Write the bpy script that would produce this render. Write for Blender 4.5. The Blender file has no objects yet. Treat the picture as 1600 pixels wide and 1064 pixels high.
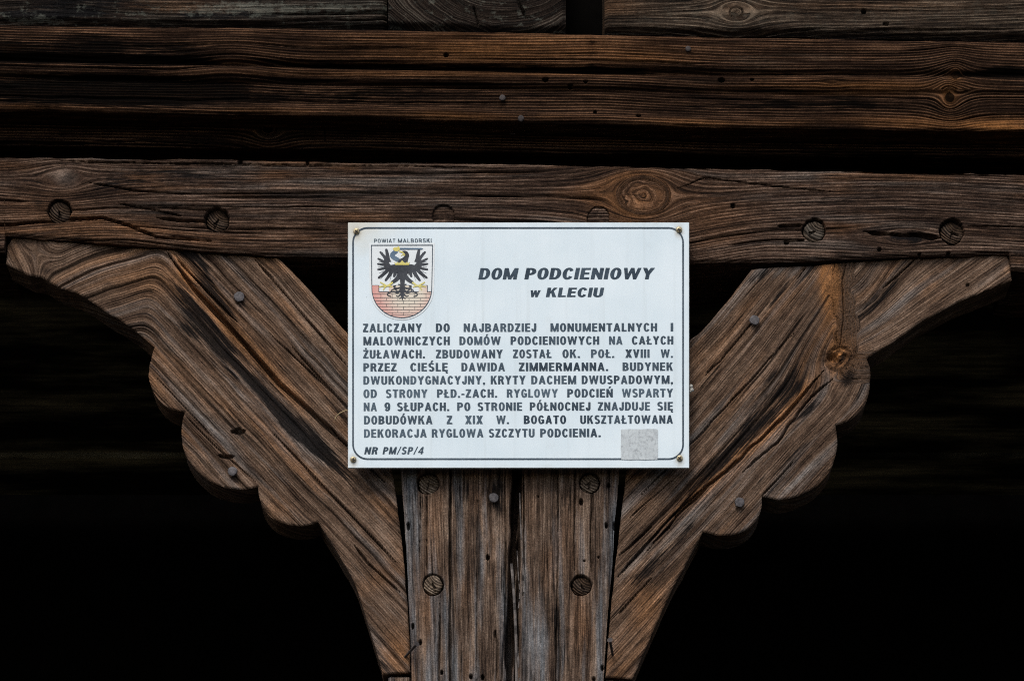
import bpy, math, random
import numpy as np
from mathutils.geometry import delaunay_2d_cdt
from mathutils import Vector

# ------------------------------------------------------------------ camera, sky, sun, exposure
scene = bpy.context.scene
COL = scene.collection
MM = 0.001
DIST = 5.4            # metres from the lens to the timber face
DROP = 1.9            # how far the lens is below the middle of the picture
CAMZ = 1.6
MIDZ = CAMZ + DROP

cam_data = bpy.data.cameras.new('camera')
cam = bpy.data.objects.new('camera', cam_data)
COL.objects.link(cam)
cam.location = (0, -DIST, CAMZ)
cam.rotation_euler = (math.radians(90), 0, 0)
cam_data.sensor_width = 36
cam_data.lens = 36 * DIST / 1.6
cam_data.shift_y = DROP / 1.6
cam_data.clip_end = 500
scene.camera = cam

SUN_EL, SUN_AZ = 52, 196          # azimuth measured clockwise from +Y: in front of the house, a little left
world = bpy.data.worlds.new('World')
scene.world = world
world.use_nodes = True
wn = world.node_tree
sky = wn.nodes.new('ShaderNodeTexSky')
sky.sky_type = 'NISHITA'
sky.sun_disc = False
sky.sun_elevation = math.radians(SUN_EL)
sky.sun_rotation = math.radians(SUN_AZ)
sky.air_density = 1.0
sky.dust_density = 3.0
wn.links.new(sky.outputs[0], wn.nodes['Background'].inputs[0])
wn.nodes['Background'].inputs[1].default_value = 0.09
sun_data = bpy.data.lights.new('sun', 'SUN')
sun_data.energy = 1.3
sun_data.angle = math.radians(24)
sun_data.color = (1.0, 0.96, 0.9)
sun = bpy.data.objects.new('sun', sun_data)
COL.objects.link(sun)
_el, _az = math.radians(SUN_EL), math.radians(SUN_AZ)
_d = Vector((math.sin(_az) * math.cos(_el), math.cos(_az) * math.cos(_el), math.sin(_el)))
sun.rotation_euler = _d.to_track_quat('Z', 'Y').to_euler()
sun.location = (0, -6, 9)
scene.view_settings.view_transform = 'Standard'
scene.view_settings.look = 'None'
scene.view_settings.exposure = 0.72
scene.view_settings.gamma = 1
scene.render.engine = 'CYCLES'
scene.cycles.use_denoising = False
scene.cycles.filter_width = 1.1

rng = np.random.default_rng(7)


# ------------------------------------------------------------------ helpers
def W(px, py, y=0.0):
    """measured photo position (1600 x 1064) of something standing at depth y -> metres"""
    k = (DIST + y) / DIST
    px = np.asarray(px, float); py = np.asarray(py, float)
    x = (px - 800) * MM * k
    z = CAMZ + ((532 + DROP / MM) - py) * MM * k
    return x, z


def w3(px, py, y=0.0):
    x, z = W(px, py, y)
    return np.array([float(x), y, float(z)])


def _hash(ix, iy, seed):
    h = (ix.astype(np.int64) * 374761393 + iy.astype(np.int64) * 668265263 + seed * 1274126177) & 0xffffffff
    h = ((h ^ (h >> 13)) * 1274126177) & 0xffffffff
    return ((h ^ (h >> 16)) & 0xffff) / 65535.0


def vnoise(x, y, seed=0):
    ix = np.floor(x); iy = np.floor(y)
    fx = x - ix; fy = y - iy
    fx = fx * fx * (3 - 2 * fx); fy = fy * fy * (3 - 2 * fy)
    a = _hash(ix, iy, seed); b = _hash(ix + 1, iy, seed)
    c = _hash(ix, iy + 1, seed); d = _hash(ix + 1, iy + 1, seed)
    return (a * (1 - fx) + b * fx) * (1 - fy) + (c * (1 - fx) + d * fx) * fy - 0.5


def fbm(x, y, seed=0, n=3):
    r = 0; a = 1.0
    for i in range(n):
        r = r + a * vnoise(x * 2 ** i + 17.3 * i, y * 2 ** i + 9.1 * i, seed + i)
        a *= 0.5
    return r


def smooth(a, b, x):
    t = np.clip((x - a) / (b - a), 0, 1)
    return t * t * (3 - 2 * t)


def blob(px, py, cx, cy, rx, ry, deg=0, p=1.0):
    c, s = math.cos(math.radians(deg)), math.sin(math.radians(deg))
    dx, dy = px - cx, py - cy
    u = (dx * c + dy * s) / rx; v = (-dx * s + dy * c) / ry
    return np.exp(-(u * u + v * v) ** p)


def poly_dist(px, py, pts):
    """distance to a polyline and the fraction of its length at the nearest point"""
    pts = np.asarray(pts, float)
    seg = np.diff(pts, axis=0)
    ln = np.hypot(seg[:, 0], seg[:, 1]); acc = np.concatenate([[0], np.cumsum(ln)])
    best = np.full(px.shape, 1e9); frac = np.zeros(px.shape)
    for i in range(len(seg)):
        tx = ((px - pts[i, 0]) * seg[i, 0] + (py - pts[i, 1]) * seg[i, 1]) / max(ln[i] ** 2, 1e-9)
        tx = np.clip(tx, 0, 1)
        d = np.hypot(px - pts[i, 0] - tx * seg[i, 0], py - pts[i, 1] - tx * seg[i, 1])
        m = d < best
        best = np.where(m, d, best); frac = np.where(m, (acc[i] + tx * ln[i]) / acc[-1], frac)
    return best, frac


def make_mesh(name, verts, faces, mat, attrs=None, smooth_to=0, parent=None, origin=None):
    """one mesh object. faces: list of index arrays (n,3) / (n,4) or python lists; the first smooth_to faces shade smooth"""
    verts = np.asarray(verts, float)
    if parent is not None:
        origin = parent['_o'] if origin is None else origin
    if origin is None:
        origin = [0, 0, 0]
    origin = np.asarray(origin, float)
    me = bpy.data.meshes.new(name)
    idx, tot = [], []
    for f in faces:
        if isinstance(f, np.ndarray) and f.ndim == 2:
            idx.append(f.reshape(-1)); tot.append(np.full(len(f), f.shape[1]))
        else:
            idx.append(np.asarray(f)); tot.append(np.array([len(f)]))
    idx = np.concatenate(idx).astype(np.int32); tot = np.concatenate(tot).astype(np.int32)
    me.vertices.add(len(verts)); me.vertices.foreach_set('co', (verts - origin).astype(np.float32).ravel())
    me.loops.add(len(idx)); me.loops.foreach_set('vertex_index', idx)
    me.polygons.add(len(tot))
    me.polygons.foreach_set('loop_start', np.concatenate([[0], np.cumsum(tot)[:-1]]).astype(np.int32))
    sm = np.zeros(len(tot), bool)
    sm[:smooth_to] = True
    me.update(calc_edges=True)
    me.polygons.foreach_set('use_smooth', sm)
    for k, v in (attrs or {}).items():
        a = me.attributes.new(k, 'FLOAT_VECTOR', 'POINT')
        a.data.foreach_set('vector', np.asarray(v, np.float32).ravel())
    me.validate()
    me.materials.append(mat)
    ob = bpy.data.objects.new(name, me)
    COL.objects.link(ob)
    if parent is not None:
        ob.parent = parent
    else:
        ob.location = origin
    ob['_o'] = list(map(float, origin))
    return ob


def tag(o, label, cat, group=None, kind=None):
    if label: o['label'] = label
    if cat: o['category'] = cat
    if group: o['group'] = group
    if kind: o['kind'] = kind
    return o


def empty(name, loc):
    o = bpy.data.objects.new(name, None)
    o.empty_display_size = 0.05
    COL.objects.link(o); o.location = loc; o['_o'] = list(map(float, loc))
    return o


# ------------------------------------------------------------------ node materials
class N:
    def __init__(self, name):
        self.m = bpy.data.materials.new(name); self.m.use_nodes = True
        self.t = self.m.node_tree
        self.b = self.t.nodes['Principled BSDF']

    def n(self, typ, **kw):
        nd = self.t.nodes.new(typ)
        for k, v in kw.items():
            if k.startswith('i_'):
                nd.inputs[k[2:]].default_value = v
            else:
                setattr(nd, k, v)
        return nd

    def link(self, a, b):
        self.t.links.new(a, b)

    def val(self, sock, v):
        if hasattr(v, 'is_output'):
            self.link(v, sock)
        else:
            sock.default_value = v

    def math(self, op, a, b=0.0, c=0.0, clamp=False):
        nd = self.n('ShaderNodeMath', operation=op, use_clamp=clamp)
        self.val(nd.inputs[0], a); self.val(nd.inputs[1], b); self.val(nd.inputs[2], c)
        return nd.outputs[0]

    def step(self, x, a, b, lo=0.0, hi=1.0):
        nd = self.n('ShaderNodeMapRange', interpolation_type='SMOOTHSTEP')
        self.val(nd.inputs['Value'], x)
        nd.inputs['From Min'].default_value = a; nd.inputs['From Max'].default_value = b
        nd.inputs['To Min'].default_value = lo; nd.inputs['To Max'].default_value = hi
        return nd.outputs[0]

    def noise(self, vec, sx=1, sy=1, sz=1, off=(0, 0, 0), detail=3.0, rough=0.55, dist=0.0):
        mp = self.n('ShaderNodeVectorMath', operation='MULTIPLY_ADD')
        self.link(vec, mp.inputs[0]); mp.inputs[1].default_value = (sx, sy, sz); mp.inputs[2].default_value = off
        nz = self.n('ShaderNodeTexNoise')
        nz.inputs['Scale'].default_value = 1; nz.inputs['Detail'].default_value = detail
        nz.inputs['Roughness'].default_value = rough; nz.inputs['Distortion'].default_value = dist
        self.link(mp.outputs[0], nz.inputs['Vector'])
        return nz.outputs[0]

    def ramp(self, f, stops):
        r = self.n('ShaderNodeValToRGB')
        el = r.color_ramp.elements
        while len(el) < len(stops): el.new(0.5)
        for e, (p, c) in zip(el, stops):
            e.position = p; e.color = (*c, 1)
        self.val(r.inputs[0], f)
        return r.outputs[0]

    def mix(self, f, a, b, blend='MIX'):
        nd = self.n('ShaderNodeMix', data_type='RGBA', blend_type=blend)
        nd.clamp_factor = True
        self.val(nd.inputs[0], f)
        for s, v in ((nd.inputs[6], a), (nd.inputs[7], b)):
            if hasattr(v, 'is_output'): self.link(v, s)
            else: s.default_value = (*v, 1)
        return nd.outputs[2]


def wood_material(name, dark, mid, light, gdark, glight, period=0.6, wr=0.45, wf=0.35, ws=0.2, gain=1.6, grey=0.0,
                  fis=0.62, speck=0.0, bump=0.8, orange=(0.22, 0.10, 0.04), stain=(.0045, .0045, .005), seed=0, streak=1.1, wander=1.0, spec=.06, gmix=.9):
    q = N(name)
    g = q.n('ShaderNodeAttribute', attribute_name='grain').outputs['Vector']
    m1 = q.n('ShaderNodeSeparateXYZ'); q.link(q.n('ShaderNodeAttribute', attribute_name='mask_a').outputs['Vector'], m1.inputs[0])
    m2 = q.n('ShaderNodeSeparateXYZ'); q.link(q.n('ShaderNodeAttribute', attribute_name='mask_b').outputs['Vector'], m2.inputs[0])
    crack, stn, warm = m1.outputs; gry, pale, rough_m = m2.outputs
    sx = q.n('ShaderNodeSeparateXYZ'); q.link(g, sx.inputs[0])
    s = sx.outputs[0]
    o = (seed * 3.7, seed * 1.9, 0)
    warp = q.noise(g, .22, .02, 0, o, 2, .5)
    warp2 = q.noise(g, 1.4, .10, 0, (o[0] + 5, 3, 0), 2, .5)
    ph = q.math('MULTIPLY_ADD', s, 2 * math.pi / period, q.math('MULTIPLY', warp, 26.0 * wander))
    ph = q.math('ADD', ph, q.math('MULTIPLY', warp2, 7.0 * wander))
    ring = q.math('MULTIPLY_ADD', q.math('SINE', ph), .5, .5)
    ring = q.math('POWER', ring, 1.4)
    ringamp = q.step(q.noise(g, .5, .05, 0, (o[0] + 11, 7, 0), 2, .5), .3, .65, .45, 1.0)
    ring = q.math('MULTIPLY', ring, ringamp)
    fiber = q.step(q.noise(g, 4.6, .13, 0, (o[0] + 2, o[1], 0), 4, .68), .25, .75)
    hair = q.step(q.noise(g, 11, .5, 0, (o[0] + 8, o[1], 0), 3, .65), .25, .75)
    strk = q.step(q.noise(g, streak, .055, 0, (o[0] + 3, o[1] + 9, 0), 4, .6), .25, .75)
    strk2 = q.step(q.noise(g, .55, .035, 0, (o[0] + 13, o[1] + 4, 0), 3, .6), .28, .72)
    fb = q.math('MULTIPLY_ADD', hair, .4, q.math('MULTIPLY', fiber, .6))
    v = q.math('MULTIPLY_ADD', ring, wr, q.math('MULTIPLY_ADD', fb, wf, q.math('MULTIPLY', strk, ws)))
    v = q.math('MULTIPLY_ADD', q.math('SUBTRACT', v, .5), gain, .5, clamp=True)
    vv = q.math('MULTIPLY_ADD', pale, .45, v, clamp=True)
    col = q.ramp(vv, [(0, dark), (.5, mid), (1, light)])
    gcol = q.ramp(vv, [(0, gdark), (1, glight)])
    gf = q.math('ADD', q.math('ADD', gry, grey), q.math('MULTIPLY', q.math('SUBTRACT', strk2, .5), gmix), clamp=True)
    col = q.mix(gf, col, gcol)
    ocol = q.ramp(vv, [(0, tuple(c * .25 for c in orange)), (.6, orange), (1, tuple(min(1, c * 1.7) for c in orange))])
    wfac = q.math('MULTIPLY', warm, q.step(q.math('ADD', fiber, strk), .35, 1.3, .45, 1.0), clamp=True)
    col = q.mix(wfac, col, ocol)
    # black mould and painted shade: breaks up along the grain
    brk = q.math('MULTIPLY_ADD', fb, .55, q.math('MULTIPLY', q.noise(g, 4.2, .20, 0, (o[0] + 6, 2, 0), 4, .65), 1.0))
    sf = q.step(q.math('SUBTRACT', q.math('MULTIPLY', stn, 1.15), brk), -.28, .12)
    sf = q.math('MULTIPLY', sf, q.step(stn, 0.02, .25), clamp=True)
    col = q.mix(q.math('MULTIPLY', sf, .92), col, stain)
    # hair cracks along the grain
    fn = q.noise(g, 5.2, .075, 0, (o[0] + 21, o[1], 0), 2, .45)
    fs = q.step(fn, fis, fis + .05)
    fs = q.math('MULTIPLY', fs, q.step(q.noise(g, .4, .2, 0, (o[0] + 31, 5, 0), 2, .5), .42, .6))
    col = q.mix(q.math('MULTIPLY', fs, .8), col, (.006, .005, .004))
    # fine dirt
    tc = q.n('ShaderNodeTexCoord').outputs['Object']
    d1 = q.noise(tc, 420, 420, 420, (0, 0, 0), 3, .7)
    d2 = q.noise(tc, 60, 60, 60, (0, 4, 0), 3, .6)
    dm = q.math('MULTIPLY', q.step(d1, .35, .7, .72, 1.28), q.step(d2, .3, .7, .82, 1.18))
    mulc = q.n('ShaderNodeCombineXYZ')
    for i in range(3): q.link(dm, mulc.inputs[i])
    col = q.mix(1.0, col, mulc.outputs[0], 'MULTIPLY')
    if speck > 0:
        lm = q.step(q.math('MULTIPLY_ADD', q.noise(tc, 48, 48, 70, (3, 1, 0), 5, .75), 1, q.math('MULTIPLY', pale, .3)), .56, .66)
        col = q.mix(q.math('MULTIPLY', lm, speck), col, (.20, .21, .17))
    col = q.mix(q.math('MULTIPLY', crack, .85), col, (.006, .005, .0045))  # darkens the insides of splits and holes: dirt plus painted shade
    q.link(col, q.b.inputs['Base Color'])
    q.b.inputs['Roughness'].default_value = .82
    q.b.inputs['Specular IOR Level'].default_value = spec
    h = q.math('SUBTRACT', q.math('MULTIPLY_ADD', v, 1.0, q.math('MULTIPLY', d1, .5)), q.math('MULTIPLY', fs, 1.6))
    bp = q.n('ShaderNodeBump'); bp.inputs['Strength'].default_value = bump; bp.inputs['Distance'].default_value = .0022
    q.link(h, bp.inputs['Height']); q.link(bp.outputs[0], q.b.inputs['Normal'])
    return q.m


def plain_material(name, col, rough=.7, metal=0.0, var=.15, scale=150, bump=0.0, spec=.3):
    q = N(name)
    tc = q.n('ShaderNodeTexCoord').outputs['Object']
    n1 = q.noise(tc, scale, scale, scale, (0, 0, 0), 4, .65)
    lo = tuple(c * (1 - var) for c in col); hi = tuple(min(1, c * (1 + var)) for c in col)
    c = q.ramp(n1, [(.3, lo), (.7, hi)])
    q.link(c, q.b.inputs['Base Color'])
    q.b.inputs['Roughness'].default_value = rough; q.b.inputs['Metallic'].default_value = metal
    q.b.inputs['Specular IOR Level'].default_value = spec
    if bump:
        bp = q.n('ShaderNodeBump'); bp.inputs['Strength'].default_value = bump; bp.inputs['Distance'].default_value = .001
        q.link(n1, bp.inputs['Height']); q.link(bp.outputs[0], q.b.inputs['Normal'])
    return q.m


M = {}
M['brace'] = wood_material('brace_oak', (.022, .012, .008), (.125, .079, .052), (.29, .20, .142), (.032, .030, .029), (.27, .245, .225),
                           period=.36, wr=.15, wf=.45, ws=.40, gain=1.65, grey=-.12, seed=1, fis=.63, wander=.3, gmix=1.2, orange=(.34, .155, .058))
M['post'] = wood_material('post_oak', (.016, .010, .0075), (.115, .076, .053), (.28, .205, .152), (.024, .025, .027), (.235, .245, .255),
                          period=.40, wr=.10, wf=.46, ws=.44, gain=1.85, grey=.05, seed=2, fis=.615, streak=.8, wander=.6, gmix=1.6)
M['beam'] = wood_material('beam_oak', (.008, .0046, .0036), (.054, .032, .0215), (.23, .155, .112), (.013, .0115, .0105), (.19, .17, .15),
                          period=.50, wr=.26, wf=.48, ws=.26, gain=1.75, grey=-.16, seed=3, fis=.61, wander=.6, orange=(.21, .095, .038))
M['plank'] = wood_material('plank_pine', (.0014, .0009, .0007), (.024, .0128, .0078), (.125, .066, .036), (.002, .0018, .0016), (.10, .078, .056),
                           period=.44, wr=.42, wf=.26, ws=.32, gain=1.5, grey=-.32, seed=4, fis=.64, orange=(.15, .064, .021), wander=.42, spec=.02, stain=(.0012, .0009, .0007))
M['log'] = wood_material('log_spruce', (.004, .003, .0024), (.019, .0125, .009), (.085, .068, .052), (.005, .005, .0045), (.10, .098, .08),
                         period=.5, wr=.26, wf=.44, ws=.3, gain=1.8, grey=-.25, seed=5, fis=.60, speck=.25)
M['log_bare'] = wood_material('log_oak', (.006, .0042, .003), (.040, .027, .018), (.14, .105, .073), (.008, .0075, .0065), (.12, .108, .082),
                              period=.5, wr=.30, wf=.44, ws=.26, gain=1.8, grey=-.2, seed=6, fis=.60, speck=.05)


def ceiling_material():
    q = N('ceiling_boards')
    tc = q.n('ShaderNodeTexCoord').outputs['Object']
    a = q.step(q.noise(tc, 2.6, 7, 9, (0, .35, 0), 5, .6), .42, .72)
    b = q.step(q.noise(tc, 5, 60, 40, (3, 0, 0), 4, .65), .3, .7, .35, 1.0)
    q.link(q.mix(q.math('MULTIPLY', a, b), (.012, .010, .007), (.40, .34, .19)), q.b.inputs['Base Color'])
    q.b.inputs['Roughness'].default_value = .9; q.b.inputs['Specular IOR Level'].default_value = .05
    return q.m


M['ceiling'] = ceiling_material()
M['unlit_black'] = plain_material('unlit_black_wall', (.0025, .0022, .002), .95, 0, .4, 15, 0, .02)  # near-black colour stands in for the unlit depth of the arcade


# ------------------------------------------------------------------ timber surfaces
class Field:
    """grain coordinates, relief, wear and painted shade of one timber face, all in photo millimetres"""

    def __init__(self, px, py, s, t, seed):
        self.px, self.py = px, py
        self.s0, self.t0 = s, t
        self.s, self.t = s.copy(), t.copy()
        z = np.zeros_like(px)
        self.crack, self.stain, self.warm, self.grey, self.pale, self.dep = (z.copy() for _ in range(6))
        self.seed = seed

    def knot(self, cx, cy, r, squeeze=2.0, reach=1.0, warm=.0, dark=.0, rings=True, bulge=0.0):
        """grain that flows round a knot; (cx, cy) is given in the picture, found back in grain space"""
        i = np.argmin((self.px - cx) ** 2 + (self.py - cy) ** 2)
        u = (self.t0 - self.t0[i]) / squeeze; v = self.s0 - self.s0[i]
        d2 = u * u + v * v
        R = r * reach
        self.s = self.s - v * np.minimum(R * R / (d2 + R * R * .55), 1.2) * np.exp(-d2 / (R * R * 30))
        if rings:
            rr = np.sqrt((u * squeeze / 1.35) ** 2 + v * v)
            k = 1 - smooth(r * .8, r * 1.1, rr)
            wob = 1 + .55 * fbm(self.px / 20, self.py / 13, self.seed + 3, 4)
            self.s = self.s * (1 - k) + k * (rr * wob * .62)
            self.t = self.t * (1 - k) + k * (np.arctan2(v, u) * r * .8)
            self.crack = np.maximum(self.crack, .55 * np.exp(-((rr - r * .98) / 2.2) ** 2) * smooth(-.25, .2, vnoise(self.px / 17, self.py / 17, 9)))
        self.warm = np.maximum(self.warm, warm * np.exp(-d2 / (r * r * 2.2)))
        self.stain = np.maximum(self.stain, dark * np.exp(-(d2 / (r * r * .6)) ** 2))
        if bulge:
            self.dep -= bulge * np.exp(-d2 / (r * r * 1.4))

    def split(self, pts, half=2.0, depth=12.0, wob=2.5, taper=True, dirt_shade=.6):
        ox = fbm(self.t0 / 22, self.s0 * 0 + 3.3, self.seed + 40 + len(pts)) * wob * 2
        qx, qy = self.px + ox * .5, self.py + ox * .5
        d, f = poly_dist(qx, qy, pts)
        w = half * (.75 + .9 * (vnoise(self.t0 / 31, self.s0 * 0 + 1.7, self.seed + 50) + .5) * .9)
        if taper:
            w = w * np.clip(np.minimum(f, 1 - f) * 9, .25, 1)
        k = 1 - smooth(w * .55, w * 1.15, d)
        k = np.where((f <= 0) | (f >= 1), k * .6, k)
        self.dep = np.maximum(self.dep, k * depth)
        self.crack = np.maximum(self.crack, k * dirt_shade)

    def checks(self, n, wid=(.8, 1.6), length=(60, 260), depth=5.0, seed=0, dirt_shade=.6):
        """drying checks that follow the grain"""
        r = np.random.default_rng(self.seed * 31 + seed)
        lo, hi = self.s.min(), self.s.max(); tl, th = self.t.min(), self.t.max()
        for _ in range(n):
            a = r.uniform(lo, hi); b = r.uniform(tl, th); L = r.uniform(*length); w = r.uniform(*wid)
            m = np.abs(self.t - b) < L
            if not m.any(): continue
            tt = self.t[m] - b
            off = 2.5 * vnoise(tt / 45 + a, tt * 0 + a, 5)
            k = np.exp(-((self.s[m] - a - off) / w) ** 2) * np.clip(1.6 * (1 - (tt / L) ** 2), 0, 1)
            self.dep[m] = np.maximum(self.dep[m], depth * k * min(1, w))
            self.crack[m] = np.maximum(self.crack[m], k * dirt_shade)

    def hole(self, cx, cy, r, depth=14.0, ry=None, dirt_shade=.8):
        ry = ry or r
        d = np.hypot((self.px - cx) / r, (self.py - cy) / ry)
        d = d * (1 + .12 * vnoise(self.px / 6, self.py / 6, 77))
        k = 1 - smooth(.82, 1.05, d)
        self.dep = np.maximum(self.dep, k * depth)
        self.crack = np.maximum(self.crack, k * dirt_shade)

    def weather(self, pale=.3, stain=.5, warm=.3, grey=.4):
        s, t, e = self.s, self.t, self.seed + 200
        self.pale += pale * fbm(s / 26, t / 170, e, 3)
        self.stain += stain * 1.8 * np.clip(fbm(s / 17, t / 130, e + 5, 4) - .18, 0, 1)
        self.warm += warm * 1.8 * np.clip(fbm(s / 22, t / 110, e + 10, 3) - .12, 0, 1)
        self.grey += grey * fbm(s / 40, t / 190, e + 15, 3)

    def relief(self, ridge=1.2, fine=.6, wave=2.0):
        s, t, e = self.s, self.t, self.seed
        y = ridge * fbm(s / 9, t / 190, e + 60, 2) + fine * fbm(s / 3.2, t / 70, e + 61, 2) + wave * fbm(self.s0 / 70, self.t0 / 260, e + 62, 2)
        return y + self.dep

    def attrs(self):
        return dict(grain=np.stack([self.s / 10, self.t / 10, np.zeros_like(self.s)], 1),
                    mask_a=np.stack([self.crack, np.clip(self.stain, 0, 1), np.clip(self.warm, 0, 1)], 1),
                    mask_b=np.stack([self.grey, self.pale, np.zeros_like(self.s)], 1))


def finish(name, px, py, ydisp, front, loops, y0, depth, mat, attrs, extra_y=None):
    """front surface + side walls along the closed boundary loop + back face"""
    y = y0 + ydisp * MM
    x, z = W(px, py, y0)
    front_v = np.stack([x, y, z], 1)
    b = np.asarray(loops)
    nb, nf = len(b), len(px)
    side_a = front_v[b]
    side_b = side_a.copy(); side_b[:, 1] = y0 + depth
    side_m = side_a.copy(); side_m[:, 1] = y0 + depth * .35
    verts = np.concatenate([front_v, side_a, side_m, side_b])
    i0 = np.arange(nb); i1 = (i0 + 1) % nb
    q1 = np.stack([nf + i0, nf + i1, nf + nb + i1, nf + nb + i0], 1)
    q2 = np.stack([nf + nb + i0, nf + nb + i1, nf + 2 * nb + i1, nf + 2 * nb + i0], 1)
    back = (nf + 2 * nb + i0)[::-1].copy()
    at = {}
    for k, v in attrs.items():
        sv = v[b].copy()
        if k == 'grain':
            m = sv.copy(); m[:, 0] += depth * 35; e = sv.copy(); e[:, 0] += depth * 100
            at[k] = np.concatenate([v, sv, m, e])
        else:
            if k == 'mask_a': sv[:, 0] = 0
            at[k] = np.concatenate([v, sv, sv, sv])
    org = [float(x.mean()), y0, float(z.min())]
    return make_mesh(name, verts, [front, q1, q2, list(back)], mat, at, smooth_to=len(front), origin=org)


def edge_round(d, r, amt):
    """mm pushed back at distance d from an edge"""
    return amt * (1 - smooth(0, r, d)) ** 1.5


def lerp_curve(pts):
    a = np.asarray(pts, float)
    return lambda v: np.interp(v, a[:, 0], a[:, 1])


def grid_face(us, lo, hi, nv, along_x=True, jag=1.0, seed=0):
    """dense grid between two edge curves; returns px, py, quads, boundary loop, distance to edges"""
    nu = len(us)
    vs = np.linspace(0, 1, nv)
    U, V = np.meshgrid(us, vs, indexing='ij')
    L = lo(us) + jag * 2 * fbm(us / 35, us * 0 + .5, seed + 90, 4)
    H = hi(us) + jag * 2 * fbm(us / 35, us * 0 + 7.5, seed + 91, 4)
    A = L[:, None] * (1 - V) + H[:, None] * V
    px, py = (U, A) if along_x else (A, U)
    id_ = np.arange(nu * nv).reshape(nu, nv)
    quads = np.stack([id_[:-1, :-1], id_[1:, :-1], id_[1:, 1:], id_[:-1, 1:]], -1).reshape(-1, 4)
    loop = np.concatenate([id_[:, 0], id_[-1, 1:], id_[-2::-1, -1], id_[0, -2:0:-1]])
    if along_x:   # seen from -Y: x right, y(px) down -> wind so normals face the camera
        pass
    else:
        quads = quads[:, ::-1].copy(); loop = loop[::-1].copy()
    dl = (A - L[:, None]).ravel(); dh = (H[:, None] - A).ravel()
    return px.ravel(), py.ravel(), quads[:, ::-1].copy(), loop[::-1].copy(), dl, dh


X0, X1 = -1500, 3100         # timbers run on past the frame on both sides
STEP = 1.3
us = np.concatenate([np.arange(X0, -90, 7.0), np.arange(-90, 1690, STEP), np.arange(1690, X1 + 1, 7.0)])

# ------------------------------------------------------------------ tie beam
bt = lerp_curve([(-260, 242), (0, 244), (280, 247), (560, 251), (800, 255), (1060, 261), (1234, 265), (1600, 271), (1860, 276)])
bb = lerp_curve([(-260, 388), (6.5, 393), (8, 368), (120, 377), (210, 383), (430, 399), (545, 401), (800, 409), (1079, 409), (1206, 409), (1310, 406), (1418, 400),
                 (1575, 396), (1577.5, 398), (1580, 421), (1600, 424), (1860, 428)])
ub = np.unique(np.concatenate([us, [6.5, 7, 7.5, 8, 1576, 1577.5, 1579, 1580]]))
px, py, q, lp, dl, dh = grid_face(ub, bt, bb, 122, jag=1.1, seed=11)
f = Field(px, py, py - bt(px) + .012 * (px - 800), px.copy(), 11)
# swirling grain at the left, a big knot and its swell right of the plate
f.s += 26 * blob(px, py, 150, 420, 130, 95) - 20 * blob(px, py, 60, 220, 160, 60)
f.s += 16 * blob(px, py, 1180, 420, 110, 60) + 12 * np.sin((px - 1100) / 190) * smooth(1040, 1200, px)
f.knot(1005, 305, 30, squeeze=1.5, reach=1.5, warm=.55, dark=.0, bulge=2)
f.knot(98, 278, 22, squeeze=2.1, reach=1.2, rings=False)
f.knot(1415, 372, 10, squeeze=3, reach=1.3, rings=False)
f.grey += .7 * blob(px, py, 100, 278, 26, 17) + .35 * blob(px, py, 520, 280, 260, 30) + .5 * blob(px, py, 1012, 306, 24, 15)
f.pale += .35 * blob(px, py, 100, 278, 26, 15) + .3 * blob(px, py, 1060, 395, 90, 14) + .5 * blob(px, py, 1012, 306, 24, 15)
f.pale += .35 * np.exp(-((dl - 3) / 5) ** 2) * smooth(-.1, .3, vnoise(px / 60, py / 60, 4)) + .25 * blob(px, py, 250, 365, 200, 22) + .22 * blob(px, py, 1250, 388, 330, 20)  # strip along the top edge: pale bits and a painted lit rim
f.pale += .35 * blob(px, py, 1415, 365, 50, 8) - .1 * blob(px, py, 1350, 310, 300, 30)
f.warm += .45 * blob(px, py, 150, 360, 80, 26) + .25 * blob(px, py, 60, 330, 90, 40) + .3 * blob(px, py, 1120, 340, 60, 45) + .18 * blob(px, py, 420, 370, 130, 25)
f.stain += .55 * blob(px, py, 60, 315, 16, 22) + .5 * blob(px, py, 1300, 318, 160, 26) + .45 * blob(px, py, 330, 280, 240, 26) + .5 * blob(px, py, 1400, 372, 60, 10) + .4 * np.exp(-((dh - 2) / 7) ** 2)  # last term: darker along the lower edge
f.weather(.4, .5, .55, .5)
f.checks(75, (1.0, 1.6), (40, 220), 4.5, 1)
f.split([(-40, 356), (0, 352), (60, 348), (110, 344), (160, 341), (200, 352), (245, 371), (330, 377)], 2.1, 10, 1.5)
f.split([(60, 247), (160, 253), (300, 255), (480, 257), (640, 259), (760, 262)], 1.7, 8, 1.5)
f.split([(330, 347), (280, 345), (245, 341)], 1.8, 9, 1)
f.split([(330, 330), (300, 327), (265, 325)], 1.3, 6, 1)
f.split([(140, 286), (215, 299), (300, 303)], 1.3, 6, 1)
f.split([(185, 318), (245, 330), (285, 338)], 1.2, 6, 1)
f.split([(1215, 354), (1255, 352)], 2.0, 8, 1); f.split([(1227, 378), (1258, 376)], 1.4, 8, 1)
f.split([(1350, 362), (1375, 366), (1440, 368), (1470, 373)], 3.0, 9, 2)
f.split([(1505, 353), (1600, 355), (1700, 353)], 1.2, 6, 1)
f.split([(1055, 295), (1100, 278), (1180, 288), (1300, 300)], 1.0, 5, 2)
for hx, hy, r in ((1229, 379, 4), (1374, 390, 3), (1437, 397, 3), (1482, 397, 4), (1145, 322, 4), (375, 252, 4), (480, 253, 3)):
    f.hole(hx, hy, r, 9)
BEAM_PEGS = [(93, 330, 18, 4.5, 'sunk dark wooden peg'), (339, 343, 19, 8, None), (693, 338, 18, 1.0, None), (935, 341, 18, 1.0, None),
             (1272, 360, 18, 3, 'pale cracked wooden peg'), (1487, 362, 19, 3.5, None)]
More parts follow.
